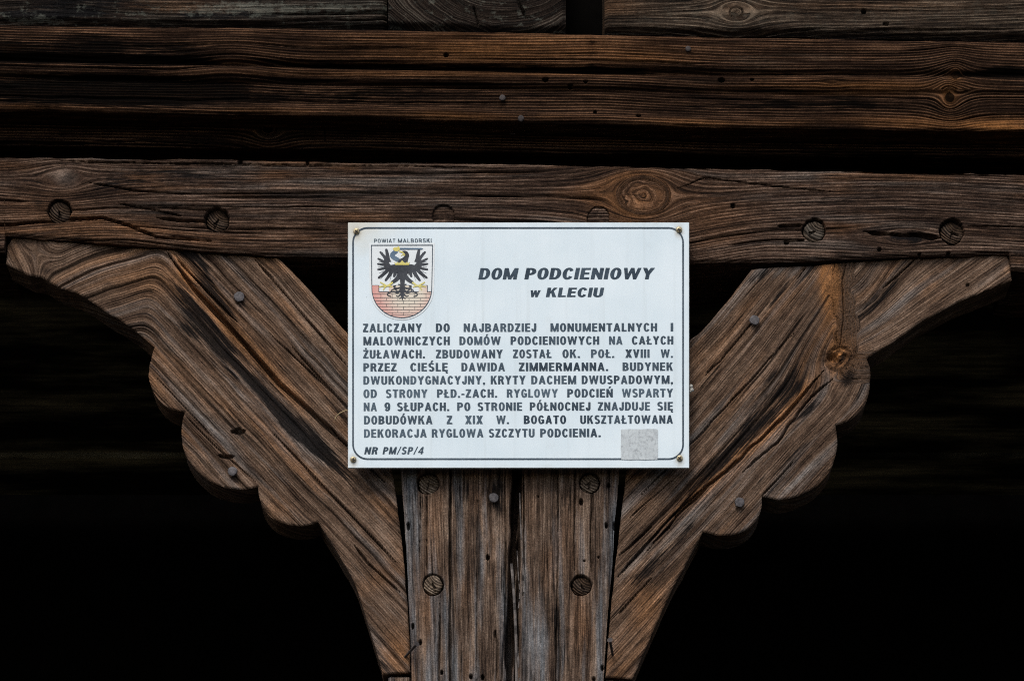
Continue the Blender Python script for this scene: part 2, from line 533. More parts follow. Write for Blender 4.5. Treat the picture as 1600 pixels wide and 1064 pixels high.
for hx, hy, r, dd, _l in BEAM_PEGS:
    f.hole(hx, hy, r + (.6 if dd > 1.5 else -.6), 26)
BEAM_Y = -.006
yd = f.relief(1.5, .7, 3.0) + edge_round(dl, 9, 6) + edge_round(dh, 6, 4)
beam = finish('tie_beam', px, py, yd, q, lp, BEAM_Y, .20, M['beam'], f.attrs())
tag(beam, 'long dark brown horizontal beam with round wooden pegs and a large knot', 'beam', kind='thing')

# ------------------------------------------------------------------ upper planks
pt = lerp_curve([(-260, 32), (0, 38), (350, 42), (650, 47), (800, 50), (1150, 58), (1400, 62), (1600, 65), (1860, 69)])
pb = lerp_curve([(-260, 169), (0, 173), (200, 176), (400, 178), (700, 186), (800, 190), (1100, 198), (1450, 203), (1600, 205), (1860, 207)])
px, py, q, lp, dl, dh = grid_face(us, pt, pb, 112, jag=.7, seed=21)
hgt = pb(px) - pt(px); rel = (py - pt(px)) / hgt
f = Field(px, py, (py - pt(px)) + .004 * px, px.copy(), 21)
f.s += 9 * blob(px, py, 360, 95, 110, 40) * np.sin((px - 360) / 60 + 1.5) + 7 * fbm(px / 400, rel * 0 + 2, 8)
f.knot(1484, 150, 10, squeeze=.9, reach=2.0, warm=.6, dark=1.3, bulge=2, rings=False)
f.knot(1494, 118, 8, squeeze=.8, reach=1.6, dark=1.0, warm=.5, rings=False)
f.s += 9 * np.exp(-((px - 1490) / 26) ** 2) * np.sign(py - 140) * np.exp(-np.abs(py - 140) / 34) * -1
f.knot(1300, 128, 3, squeeze=3, reach=1.5, rings=False)
st = .85 * np.exp(-((rel - .385 - .03 * np.sin(px / 420)) / .055) ** 2) + .68 * np.exp(-((rel - .72) / .13) ** 2) * (.5 + .5 * smooth(1200, 400, px)) + .3 * smooth(520, 200, px)  # dark bands paint shade into the groove and the hollow below it
st += .7 * blob(px, py, 120, 75, 260, 16) + .7 * blob(px, py, 160, 150, 230, 22) + .55 * blob(px, py, 1340, 160, 170, 12) + .8 * blob(px, py, 1580, 105, 50, 18) + .5 * blob(px, py, 925, 75, 12, 30)
f.stain += st * (.85 + .9 * fbm(px / 130, rel * 3, 31)) + .35 * np.clip(fbm(px / 90, rel * 9, 33), 0, 1)
f.warm += .55 * blob(px, py, 780, 78, 210, 26) + 1.1 * blob(px, py, 1568, 194, 62, 10) + .6 * blob(px, py, 1340, 135, 130, 10) + .4 * blob(px, py, 1010, 90, 60, 10) + .55 * np.exp(-((rel - .96) / .045) ** 2) * (.5 + fbm(px / 120, rel, 6)) \
    + .45 * blob(px, py, 15, 76, 16, 6) + .35 * blob(px, py, 700, 115, 280, 6) + .4 * blob(px, py, 1420, 190, 120, 10)
f.pale += .32 * np.exp(-((rel - .06) / .07) ** 2) * (.6 + fbm(px / 90, rel, 16)) + .35 * blob(px, py, 365, 60, 60, 22) + .45 * blob(px, py, 870, 62, 120, 18) + 1.1 * blob(px, py, 1568, 195, 60, 8) + .28 * blob(px, py, 1150, 85, 330, 30)  # first term paints the lit top edge of the plank
f.pale += .22 * np.exp(-((rel - .53) / .05) ** 2) + .25 * np.exp(-((rel - .95) / .05) ** 2) + .2 * blob(px, py, 950, 170, 300, 14)  # ridges painted lighter, as if catching light
f.grey += .6 * blob(px, py, 130, 122, 90, 10) + .5 * blob(px, py, 870, 175, 90, 10) + .35 * blob(px, py, 1180, 95, 260, 12)
for hx, hy, r in ((697, 87, 4), (852, 126, 5), (891, 135, 4), (1127, 126, 5.5), (998, 180, 4), (915, 129, 3), (1175, 125, 3), (930, 174, 3)):
    f.hole(hx, hy, r, 10, r * .75)
f.checks(40, (.7, 1.3), (60, 400), 3.5, 2)
PLANK_Y = -.04
gr = .385 + .03 * np.sin(px / 420)
mould = 11 * np.exp(-((rel - gr) / .035) ** 2) + 5 * smooth(gr + .16, gr + .22, rel) * (1 - smooth(.86, .92, rel)) + 4 * np.exp(-((rel - gr - .21) / .03) ** 2) - 2 * np.exp(-((rel - gr - .10) / .05) ** 2)
mould = mould * (.55 + .45 * smooth(1500, 700, px)) + 2 * fbm(px / 180, rel * 5, 71)
yd = f.relief(.9, .8, 2.5) + edge_round(dl, 6, 4) + edge_round(dh, 4, 3) + mould
plank = finish('weatherboard', px, py, yd, q, lp, PLANK_Y, .075, M['plank'], f.attrs())
tag(plank, 'wide ribbed dark plank with orange streaks, above the narrow black board', 'plank', kind='thing')

lt = lerp_curve([(-260, 166), (0, 170), (400, 176), (800, 187), (1100, 195), (1600, 202), (1860, 204)])
lb = lerp_curve([(-260, 221), (0, 225), (400, 229), (800, 236), (1100, 240), (1600, 246), (1860, 250)])
px, py, q, lp, dl, dh = grid_face(us, lt, lb, 46, jag=.8, seed=22)
rel = (py - lt(px)) / (lb(px) - lt(px))
f = Field(px, py, (py - lt(px)) + .002 * px, px.copy(), 22)
f.knot(420, 203, 10, squeeze=1.4, reach=2, dark=.9, bulge=2)
f.stain += .55 * (1 - smooth(0, .35, rel)) + .35 * smooth(.75, 1, rel) + .45 * blob(px, py, 1400, 225, 260, 30) + .35 * blob(px, py, 30, 185, 80, 20)  # top band paints the shadow of the plank above; lower edge also darkened
f.pale += .25 * blob(px, py, 200, 215, 140, 12) + .2 * blob(px, py, 620, 215, 160, 12) + .25 * blob(px, py, 950, 218, 200, 16)
f.grey += .35 * blob(px, py, 200, 215, 160, 15) + .3 * blob(px, py, 620, 212, 160, 12) + .5 * blob(px, py, 418, 203, 12, 9)
f.warm += .3 * blob(px, py, 900, 210, 60, 14) + .35 * blob(px, py, 1505, 215, 20, 8)
f.checks(25, (.7, 1.2), (50, 300), 3.5, 3)
f.split([(-200, 222), (100, 224), (220, 220), (330, 224)], 1.3, 5, 1)
f.split([(507, 198), (508, 220)], 1.0, 5, 1)
LOW_Y = .012
yd = f.relief(.9, .8, 2.5) + edge_round(dl, 4, 2) + edge_round(dh, 7, 6)
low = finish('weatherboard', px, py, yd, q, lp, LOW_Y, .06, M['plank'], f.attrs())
tag(low, 'narrow nearly black board tucked between the ribbed plank and the pegged beam', 'plank', kind='thing')


# ------------------------------------------------------------------ logs and joist end along the top edge
def log_piece(x0, x1, top, bot, seed, y0, depth, endgrain=None, work=None, mat=None):
    u = np.unique(np.concatenate([[x0, x1], us[(us > x0) & (us < x1)]]))
    px, py, q, lp, dl, dh = grid_face(u, lerp_curve(top), lerp_curve(bot), int(np.mean([b[1] for b in bot]) - np.mean([a[1] for a in top])) // 2 + 20, jag=2.0, seed=seed)
    if endgrain:
        dx, dy = px - endgrain[0], py - endgrain[1]
        rr = np.hypot(dx, dy * 1.25) * (1 + .08 * fbm(px / 60, py / 60, seed))
        f = Field(px, py, rr, np.arctan2(dy, dx) * 60, seed)
    else:
        f = Field(px, py, py.copy() + .01 * px, px.copy(), seed)
    if work: work(f)
    yd = f.relief(1.8, .9, 4.0) + edge_round(dl, 12, 9) + edge_round(dh, 12, 10)
    de = np.minimum(px - x0, x1 - px)
    yd += edge_round(de, 7, 5)
    return finish('wall_log' if not endgrain else 'joist_end', px, py, yd, q, lp, y0, depth, mat or M['log'], f.attrs())


def w_left(f):
    px, py = f.px, f.py
    f.s += 12 * blob(px, py, 60, 10, 120, 25)
    f.stain += .75 * np.exp(-((py - 24) / 9) ** 2) * (.6 + fbm(px / 60, py / 20, 5)) + .75 * blob(px, py, 130, 5, 150, 16) + .5 * smooth(27, 40, py)  # last term: darker towards the bottom of the log
    f.pale += .6 * blob(px, py, 400, 15, 130, 9) + .45 * blob(px, py, 40, 30, 60, 5) + .3 * blob(px, py, 560, 16, 60, 10)
    f.grey += .6 * blob(px, py, 400, 15, 180, 14) + .1
    f.warm += .3 * blob(px, py, 260, 10, 60, 10)
    f.checks(30, (1, 2), (40, 200), 6, 4)


def w_right(f):
    px, py = f.px, f.py
    f.knot(1150, 18, 8, squeeze=1.7, reach=3.0, bulge=3, warm=.1)
    f.stain += .7 * smooth(36, 54, py - (px - 945) * .014) + .4 * blob(px, py, 1030, 17, 40, 5) + .35 * blob(px, py, 1380, 20, 80, 14)  # first term: darker towards the bottom of the log
    f.pale += .3 * blob(px, py, 1150, 22, 110, 18) + .25 * blob(px, py, 1500, 20, 150, 22)
    f.grey += .1
    f.warm += .25 * blob(px, py, 960, 10, 40, 20) + .2 * blob(px, py, 1350, 10, 150, 8)
    f.checks(30, (.8, 1.6), (40, 160), 5, 5)
    f.hole(1350, 18, 4, 8); f.hole(1384, 38, 5, 8, 3)


def w_joist(f):
    f.grey += .2
    f.pale += .10 * blob(f.px, f.py, 760, 10, 90, 25)
    f.stain += .6 * smooth(28, 46, f.py) + .5 * smooth(640, 606, f.px)  # darker towards the bottom and the left end
    f.split([(806, -20), (812, 8), (822, 28)], 2.2, 8, 2)
    f.split([(740, 10), (748, 40)], 1.6, 7, 2)


log_a = log_piece(X0, 604, [(X0, -150), (604, -140)], [(X0, 34), (0, 36), (300, 40), (604, 43)], 31, .0, .16, None, w_left)
tag(log_a, 'mossy dark grey log at the upper left corner', 'log', kind='thing')
joist = log_piece(606, 884, [(606, -140), (884, -138)], [(606, 42), (720, 46), (800, 50), (860, 49), (884, 46)], 32, -.012, .5, (790, -70), w_joist)
tag(joist, 'dark joist end with curved growth rings between the two top logs', 'joist', kind='thing')
log_b = log_piece(945, X1, [(945, -130), (X1, -110)], [(945, 50), (1100, 53), (1300, 56), (1600, 60), (X1, 64)], 33, -.004, .16, None, w_right, M['log_bare'])
tag(log_b, 'weathered brown log with a small round knot at the upper right', 'log', kind='thing')

# ------------------------------------------------------------------ post
yy = np.concatenate([np.arange(406, 1140, STEP), np.geomspace(1141, 4030, 60)])
pl = lerp_curve([(400, 612), (735, 626), (830, 633), (880, 636), (950, 639), (1054, 642.5), (1100, 644), (4030, 650)])
pr = lerp_curve([(400, 986), (735, 968), (809, 961), (880, 957), (950, 950), (1060, 943), (1100, 941), (4030, 936)])
px, py, q, lp, dl, dh = grid_face(yy, pl, pr, 270, along_x=False, jag=.5, seed=41)
lean = np.interp(px, [600, 800, 990], [.030, -.012, -.030])
f = Field(px, py, px - lean * (py - 735) * 1.0, py.copy(), 41)
f.s += 8 * fbm(py / 300, px * 0 + 2, 3)
f.grey += .35 * (np.exp(-((px - 655) / 26) ** 2) * smooth(1100, 700, py) * .8 + .9 * np.exp(-((px - 945) / 18) ** 2)) + .4 * blob(px, py, 690, 1000, 45, 120) + .3 * blob(px, py, 790, 900, 14, 200)
f.grey -= .55 * blob(px, py, 680, 830, 18, 60) + .5 * blob(px, py, 845, 790, 60, 70) + .35 * blob(px, py, 775, 760, 22, 50) + .5 * blob(px, py, 910, 985, 16, 60) + .4 * blob(px, py, 665, 960, 12, 30)
f.warm += .32 * blob(px, py, 679, 820, 14, 70) + .38 * blob(px, py, 908, 975, 16, 50) + .25 * blob(px, py, 665, 955, 10, 28) + .2 * blob(px, py, 830, 770, 14, 60) + .18 * blob(px, py, 890, 830, 16, 70)
f.stain += .6 * blob(px, py, 776, 770, 12, 50) + .55 * blob(px, py, 872, 960, 12, 120) + .4 * blob(px, py, 790, 890, 10, 160) + .45 * blob(px, py, 725, 1010, 12, 80) + .5 * blob(px, py, 745, 760, 20, 40) + .35 * blob(px, py, 880, 780, 14, 60)
f.pale += .5 * blob(px, py, 735, 846, 13, 6) * (.6 + 1.6 * vnoise(px / 3, py / 3, 3)) + .55 * blob(px, py, 762, 938, 7, 10) * (.6 + 1.6 * vnoise(px / 3, py / 3, 4)) + .4 * blob(px, py, 775, 868, 4, 7)
f.pale += .18 * np.exp(-((px - 650) / 16) ** 2) + .2 * blob(px, py, 690, 1010, 40, 110) + .15 * blob(px, py, 935, 1000, 18, 80)
f.weather(.35, .5, .35, .4)
f.checks(90, (1.0, 1.6), (40, 260), 5.0, 6)
f.split([(704, 560), (703.5, 735), (703, 860), (703, 960), (703, 1300), (700, 2400)], 2.0, 14, .6, False, .7)
f.split([(806, 560), (806, 735), (804, 800), (800, 900), (797, 960), (795, 1064), (792, 1500), (790, 2600)], 6.0, 45, .8, False, .85)
f.split([(813, 600), (812, 735), (811, 830), (808, 930), (806, 1030), (804, 1400)], 3.4, 30, .8, False, .8)
f.split([(788, 720), (791, 860), (788, 1000), (783, 1064), (780, 1500)], 1.4, 9, 1.2)
f.split([(818, 740), (819, 860), (817, 930)], 1.4, 9, 1.0)
f.split([(870, 700), (872, 850), (869, 1000), (866, 1300)], 1.2, 8, .8)
f.split([(899, 720), (897, 830), (898, 890)], 1.6, 9, .8); f.split([(926, 760), (923, 820), (924, 895)], 1.2, 8, .8)
f.split([(667, 770), (667, 895)], 1.1, 7, .6); f.split([(688, 932), (686, 1064), (685, 1300)], 1.6, 9, .6)
f.split([(657, 770), (656, 870)], 1.0, 6, .6); f.split([(772, 1000), (774, 985), (777, 1005), (776, 1064)], 1.3, 8, .6)
f.split([(746, 780), (745, 1000), (744, 1064)], .9, 5, 1)
for hx, hy, r, ry in ((638, 822, 3, 6.5), (645, 978, 2.5, 5), (657, 1003, 2.5, 4.5), (690, 1050, 2.6, 3.4), (736, 1056, 3, 4), (754, 1057, 3, 4), (762, 870, 3, 4.5), (947, 821, 2.6, 4.5),
                      (951, 758, 2.6, 4), (908, 784, 3.5, 5.5), (941, 1043, 2.4, 5), (928, 1061, 3, 4), (802, 1007, 2, 4), (935, 870, 1.4, 2), (841, 775, 1.2, 2), (913, 876, 1.6, 1.6), (960, 821, 3.2, 7)):
    f.hole(hx, hy, r, 10, ry)
POST_PEGS = [(669, 754, 17, 6, 'sunken peg in a torn round hole'), (922, 753, 16, 3, None), (677, 913, 16, 2, 'pale flush wooden peg'), (908, 914, 16, 3, 'dark reddish wooden peg')]
for hx, hy, r, dd, _l in POST_PEGS:
    f.hole(hx, hy, r + .8, 26)
yd = f.relief(1.8, .9, 2.0) + edge_round(dl, 6, 5) + edge_round(dh, 6, 5)
# the middle third is worn a little lower than the edge strips
yd += 2.0 * smooth(700, 706, px) * smooth(905, 895, px) * smooth(720, 740, py)
post = finish('timber_post', px, py, yd, q, lp, .0, .30, M['post'], f.attrs())
tag(post, 'weathered grey brown upright post with a deep split down its middle', 'post', kind='thing')


# cheeks on both sides of the post that carry the feet of the braces
for lo_, hi_, y_, sd in ((606, 641.5, 1056.5, 44), (944.5, 979, 1062, 45)):
    v_ = np.concatenate([np.arange(y_, 1140, 1.6), np.geomspace(1141, 4030, 40)])
    px, py, q, lp, dl, dh = grid_face(v_, lerp_curve([(1000, lo_), (4030, lo_ - 3)]), lerp_curve([(1000, hi_), (4030, hi_ + 3)]), 26, along_x=False, jag=.5, seed=sd)
    f = Field(px, py, px.copy(), py.copy(), sd)
    f.grey += .3; f.pale += .4 * np.exp(-((py - y_) / 3) ** 2)
    f.checks(10, (.7, 1.3), (40, 260), 5.0, 6)
    yd = f.relief(1.6, .9, 1.5) + edge_round(dl, 4, 3) + edge_round(dh, 4, 3) + edge_round(py - y_, 4, 3)
    ck = finish('side_cheek', px, py, yd, q, lp, .012, .2, M['post'], f.attrs())
    ck.parent = post; ck.location = Vector(ck.location) - Vector(post.location)

# ------------------------------------------------------------------ carved braces
def resample(pts, step=2.0):
    pts = np.asarray(pts, float); out = []
    n = len(pts)
    for i in range(n):
        a, b = pts[i], pts[(i + 1) % n]
        k = max(1, int(round(np.hypot(*(b - a)) / step)))
        for j in range(k): out.append(a + (b - a) * j / k)
    return np.array(out)


def curve(pts, per=6):
    """Catmull-Rom through the points, ends included"""
    p = np.asarray(pts, float)
    p = np.vstack([2 * p[0] - p[1], p, 2 * p[-1] - p[-2]])
    out = []
    for i in range(1, len(p) - 2):
        for j in range(per):
            t = j / per
            out.append(.5 * ((2 * p[i]) + (p[i + 1] - p[i - 1]) * t + (2 * p[i - 1] - 5 * p[i] + 4 * p[i + 1] - p[i + 2]) * t * t + (-p[i - 1] + 3 * p[i] - 3 * p[i + 1] + p[i + 2]) * t ** 3))
    out.append(p[-2])
    return [tuple(o) for o in out]


def inside(px, py, poly):
    c = np.zeros(px.shape, bool); n = len(poly)
    for i in range(n):
        x0, y0 = poly[i]; x1, y1 = poly[(i + 1) % n]
        if y0 == y1: continue
        m = ((y0 > py) != (y1 > py)) & (px < (x1 - x0) * (py - y0) / (y1 - y0) + x0)
        c ^= m
    return c


def brace_mesh(name, outline, step, seed, shape, y0, depth):
    b = resample(outline, step * 1.1)
    n = len(b); tang = np.roll(b, -1, 0) - np.roll(b, 1, 0); tang /= np.hypot(tang[:, :1], tang[:, 1:])
    b = b + np.stack([tang[:, 1], -tang[:, 0]], 1) * (1.0 * fbm(np.arange(n) / 16, np.arange(n) * 0.0, seed, 4) + 2.2 * np.clip(vnoise(np.arange(n) / 5, np.arange(n) * 0.0 + 3, seed + 1) - .33, 0, 1))[:, None]
    x0, y0_, x1, y1 = b[:, 0].min(), b[:, 1].min(), b[:, 0].max(), b[:, 1].max()
    gx, gy = np.meshgrid(np.arange(x0, x1, step), np.arange(y0_, y1, step * .87), indexing='ij')
    gx = gx + (np.arange(gx.shape[1])[None, :] % 2) * step * .5
    gx, gy = gx.ravel(), gy.ravel()
    m = inside(gx, gy, b); gx, gy = gx[m], gy[m]
    d, _ = poly_dist(gx, gy, np.vstack([b, b[:1]]))
    m = d > step * .7; gx, gy, d = gx[m], gy[m], d[m]
    pts = [Vector((p[0], p[1])) for p in b] + [Vector((a, c)) for a, c in zip(gx, gy)]
    ring = list(range(n))
    if sum(b[i, 0] * b[(i + 1) % n, 1] - b[(i + 1) % n, 0] * b[i, 1] for i in range(n)) < 0: ring = ring[::-1]
    vs, _e, fs, ov, _oe, of = delaunay_2d_cdt(pts, [], [ring], 0, 1e-5, True)
    fs = [t for t, k in zip(fs, of) if len(k)]
    co = np.array([(v.x, v.y) for v in vs]); px, py = co[:, 0], co[:, 1]
    tris = np.array([t for t in fs if len(t) == 3])
    # wind every triangle towards the camera (x right, py down)
    a, c, e = co[tris[:, 0]], co[tris[:, 1]], co[tris[:, 2]]
    area = (c[:, 0] - a[:, 0]) * (e[:, 1] - a[:, 1]) - (c[:, 1] - a[:, 1]) * (e[:, 0] - a[:, 0])
    tris[area > 0] = tris[area > 0][:, ::-1]
    inv = {}
    for i, o in enumerate(ov):
        for k in o: inv[k] = i
    loop = np.array([inv[i] for i in range(n)])
    A = sum(b[i, 0] * b[(i + 1) % n, 1] - b[(i + 1) % n, 0] * b[i, 1] for i in range(n))
    if A > 0: loop = loop[::-1].copy()
    dist, _ = poly_dist(px, py, np.vstack([b, b[:1]]))
    f, base, mat = shape(px, py)
    yd = base + edge_round(dist, 2.6, 2.0)
    return finish(name, px, py, yd, tris, loop, y0, depth, mat, f.attrs())


left_cove = [(598, 1052), (583, 1000), (566, 945), (550, 902), (523, 856), (497, 815)]
left_s3 = [(497, 815), (482, 819.5), (467, 821), (444, 817), (423, 806), (411, 791), (405, 773), (403, 759)]
left_s2 = [(403, 759), (383, 763), (359, 762), (335, 755), (315, 742), (298, 723), (287, 703), (283.5, 681), (285, 660), (289, 643)]
left_s1 = [(289, 643), (271, 640), (254, 630), (241, 613), (233, 592), (233, 573), (237, 556), (242, 542)]
left_top = [(242, 542), (210, 515), (157, 481), (122, 459), (94, 450), (66, 433), (45, 429), (9, 411), (12, 382), (21, 371)]
L_OUT = curve(left_cove)[:-1] + curve(left_s3)[:-1] + curve(left_s2)[:-1] + curve(left_s1)[:-1] + left_top + \
    [(120, 380), (210, 386), (320, 396), (432, 402), (440, 406), (490, 461), (542, 520), (575, 560), (604, 610), (613, 735), (622, 800), (630, 860), (635, 930), (640, 1000), (641, 1049)]


def left_shape(px, py):
    c, s = math.cos(math.radians(47)), math.sin(math.radians(47))
    t = px * c + py * s; sa = -px * s + py * c
    f = Field(px, py, sa, t, 51)
    # the grain arches over below the beam and runs down the other way towards the tip
    sa2 = .40 * px + .915 * py
    i0 = .40 * 240 + .915 * 420; k0 = -240 * s + 420 * c
    s2 = (sa2 - i0) + k0 + 5 * np.sin((px - 60) / 40)
    kk = 7.0
    f.s = -kk * np.log(np.exp(-(sa - k0) / kk) + np.exp(-np.clip(s2 - k0, -600, 600) / kk)) + k0
    f.t = np.where(s2 < sa, -px * .915 + py * .40, t) * smooth(0, 60, np.abs(s2 - sa)) + t * (1 - smooth(0, 60, np.abs(s2 - sa)))
    f.t = t
    tip = smooth(100, 30, px)
    f.s = f.s * (1 - tip) + tip * (px * .9 - (py - 400) * .45)
    f.s += 6 * fbm(t / 260, t * 0, 9) + 3 * fbm(px / 60, py / 60, 12)
    mainline = [(262, 396), (300, 448), (365, 518), (437, 600), (457, 617), (538, 690), (600, 752)]
    d, fr = poly_dist(px, py, mainline)
    side = (-(px - 365) * s + (py - 518) * c)           # + is below-left of the crack
    f.stain += .86 * (1 + 1.1 * fbm(side / 7, t / 90, 77, 3)) * np.exp(-((side - 32) / 27) ** 2) * smooth(330, 400, px + 100) * smooth(780, 640, py) + .7 * np.exp(-((side + 16) / 9) ** 2) * blob(px, py, 345, 460, 70, 70) * 1.3
    f.stain += .75 * blob(px, py, 590, 690, 20, 80, -40) + .55 * blob(px, py, 520, 720, 90, 14, 45) + .5 * blob(px, py, 330, 415, 60, 14, 40) + .5 * blob(px, py, 360, 722, 22, 20) + .25 * blob(px, py, 300, 560, 120, 8, 46)
    f.stain += .5 * blob(px, py, 150, 440, 90, 6, 12) + .4 * blob(px, py, 260, 400, 60, 10) + .5 * blob(px, py, 430, 815, 40, 8)
    f.warm += .95 * np.exp(-(d / 12) ** 2) * smooth(0, .1, fr) * smooth(.75, .4, fr) + .35 * blob(px, py, 235, 440, 60, 25) + .55 * blob(px, py, 622, 1020, 26, 36) + .3 * blob(px, py, 600, 900, 16, 50, 60) + .25 * blob(px, py, 240, 590, 18, 40) + .25 * blob(px, py, 430, 795, 22, 16)
    f.grey += .55 * np.exp(-((side + 62) / 20) ** 2) * smooth(380, 470, px) + .6 * blob(px, py, 360, 690, 70, 10, 45) + .5 * blob(px, py, 590, 780, 20, 60) + .25 * blob(px, py, 440, 700, 130, 40, 46)
    f.pale += .35 * np.exp(-((side + 95) / 13) ** 2) * smooth(360, 420, px) + .3 * blob(px, py, 430, 590, 60, 10, 46) + .25 * blob(px, py, 600, 850, 14, 120) + .15 * blob(px, py, 350, 620, 130, 30, 46) + .22 * blob(px, py, 470, 640, 100, 7, 46)  # first term paints a highlight along the chamfered right edge
    f.checks(38, (1.5, 2.0), (50, 230), 3.2, 7, .5)
    f.weather(.45, .8, .45, .7)
    f.split(mainline, 3.4, 16, 3.0)
    f.split([(275, 404), (318, 450), (372, 505)], 1.6, 8, 2)
    f.split([(398, 405), (455, 470), (545, 575)], 1.6, 8, 1.5); f.split([(420, 520), (500, 595), (560, 650)], 1.2, 6, 1.5)
    f.split([(455, 540), (545, 640), (610, 720)], 1.4, 7, 2)
    f.split([(290, 650), (340, 700), (400, 752)], 1.0, 5, 1); f.split([(430, 680), (520, 775), (620, 880)], 1.3, 7, 2)
    f.split([(554, 852), (575, 880), (625, 925)], 1.6, 9, 2); f.split([(245, 590), (330, 680)], .9, 4, 1)
    f.split([(360, 672), (374, 676), (384, 672)], 2.8, 9, 1)     # a knocked-out chip near the nail
    f.split([(341, 711), (352, 713), (365, 712)], 2.6, 9, 1)
    f.hole(373, 671, 5, 7, 4)
    base = f.relief(1.2, .9, 5.0)
    base += 4 * np.exp(-((side - 20) / 14) ** 2) * smooth(300, 360, px) * smooth(620, 520, px)
    return f, base, M['brace']


brace_l = brace_mesh('carved_brace', L_OUT, 1.35, 51, left_shape, .005, .075)
tag(brace_l, 'carved brown brace with scalloped edge, left of the post, black streaks along its long split', 'brace', 'carved braces under the beam', 'thing')

right_s1 = [(1354, 560), (1358.5, 572), (1360, 590), (1359, 608), (1352, 631), (1336, 650), (1318, 660), (1305, 664)]
right_s2 = [(1305, 664), (1308, 689), (1305, 713), (1295, 737), (1275, 759), (1251, 772), (1225, 779), (1207, 778), (1191, 775)]
right_s3 = [(1191, 775), (1189, 794), (1182, 811), (1167, 826), (1144, 835), (1119, 835), (1098, 830)]
right_cove = [(1098, 830), (1077, 870), (1054, 913), (1026, 972), (1002, 1028), (988, 1060)]
R_OUT = [(1175, 421), (1190, 419), (1269, 415), (1321, 411), (1425, 404), (1572, 398.5), (1577, 408), (1581, 439), (1547, 452), (1495, 473), (1442, 500), (1392, 536), (1366, 552)] + curve(right_s1)[:-1] + \
    curve(right_s2)[:-1] + curve(right_s3)[:-1] + curve(right_cove) + [(946, 1057), (951, 991), (961, 887), (970, 809), (979, 735), (990, 660), (1010, 615), (1040, 575), (1079, 531), (1095, 519), (1129, 480)]


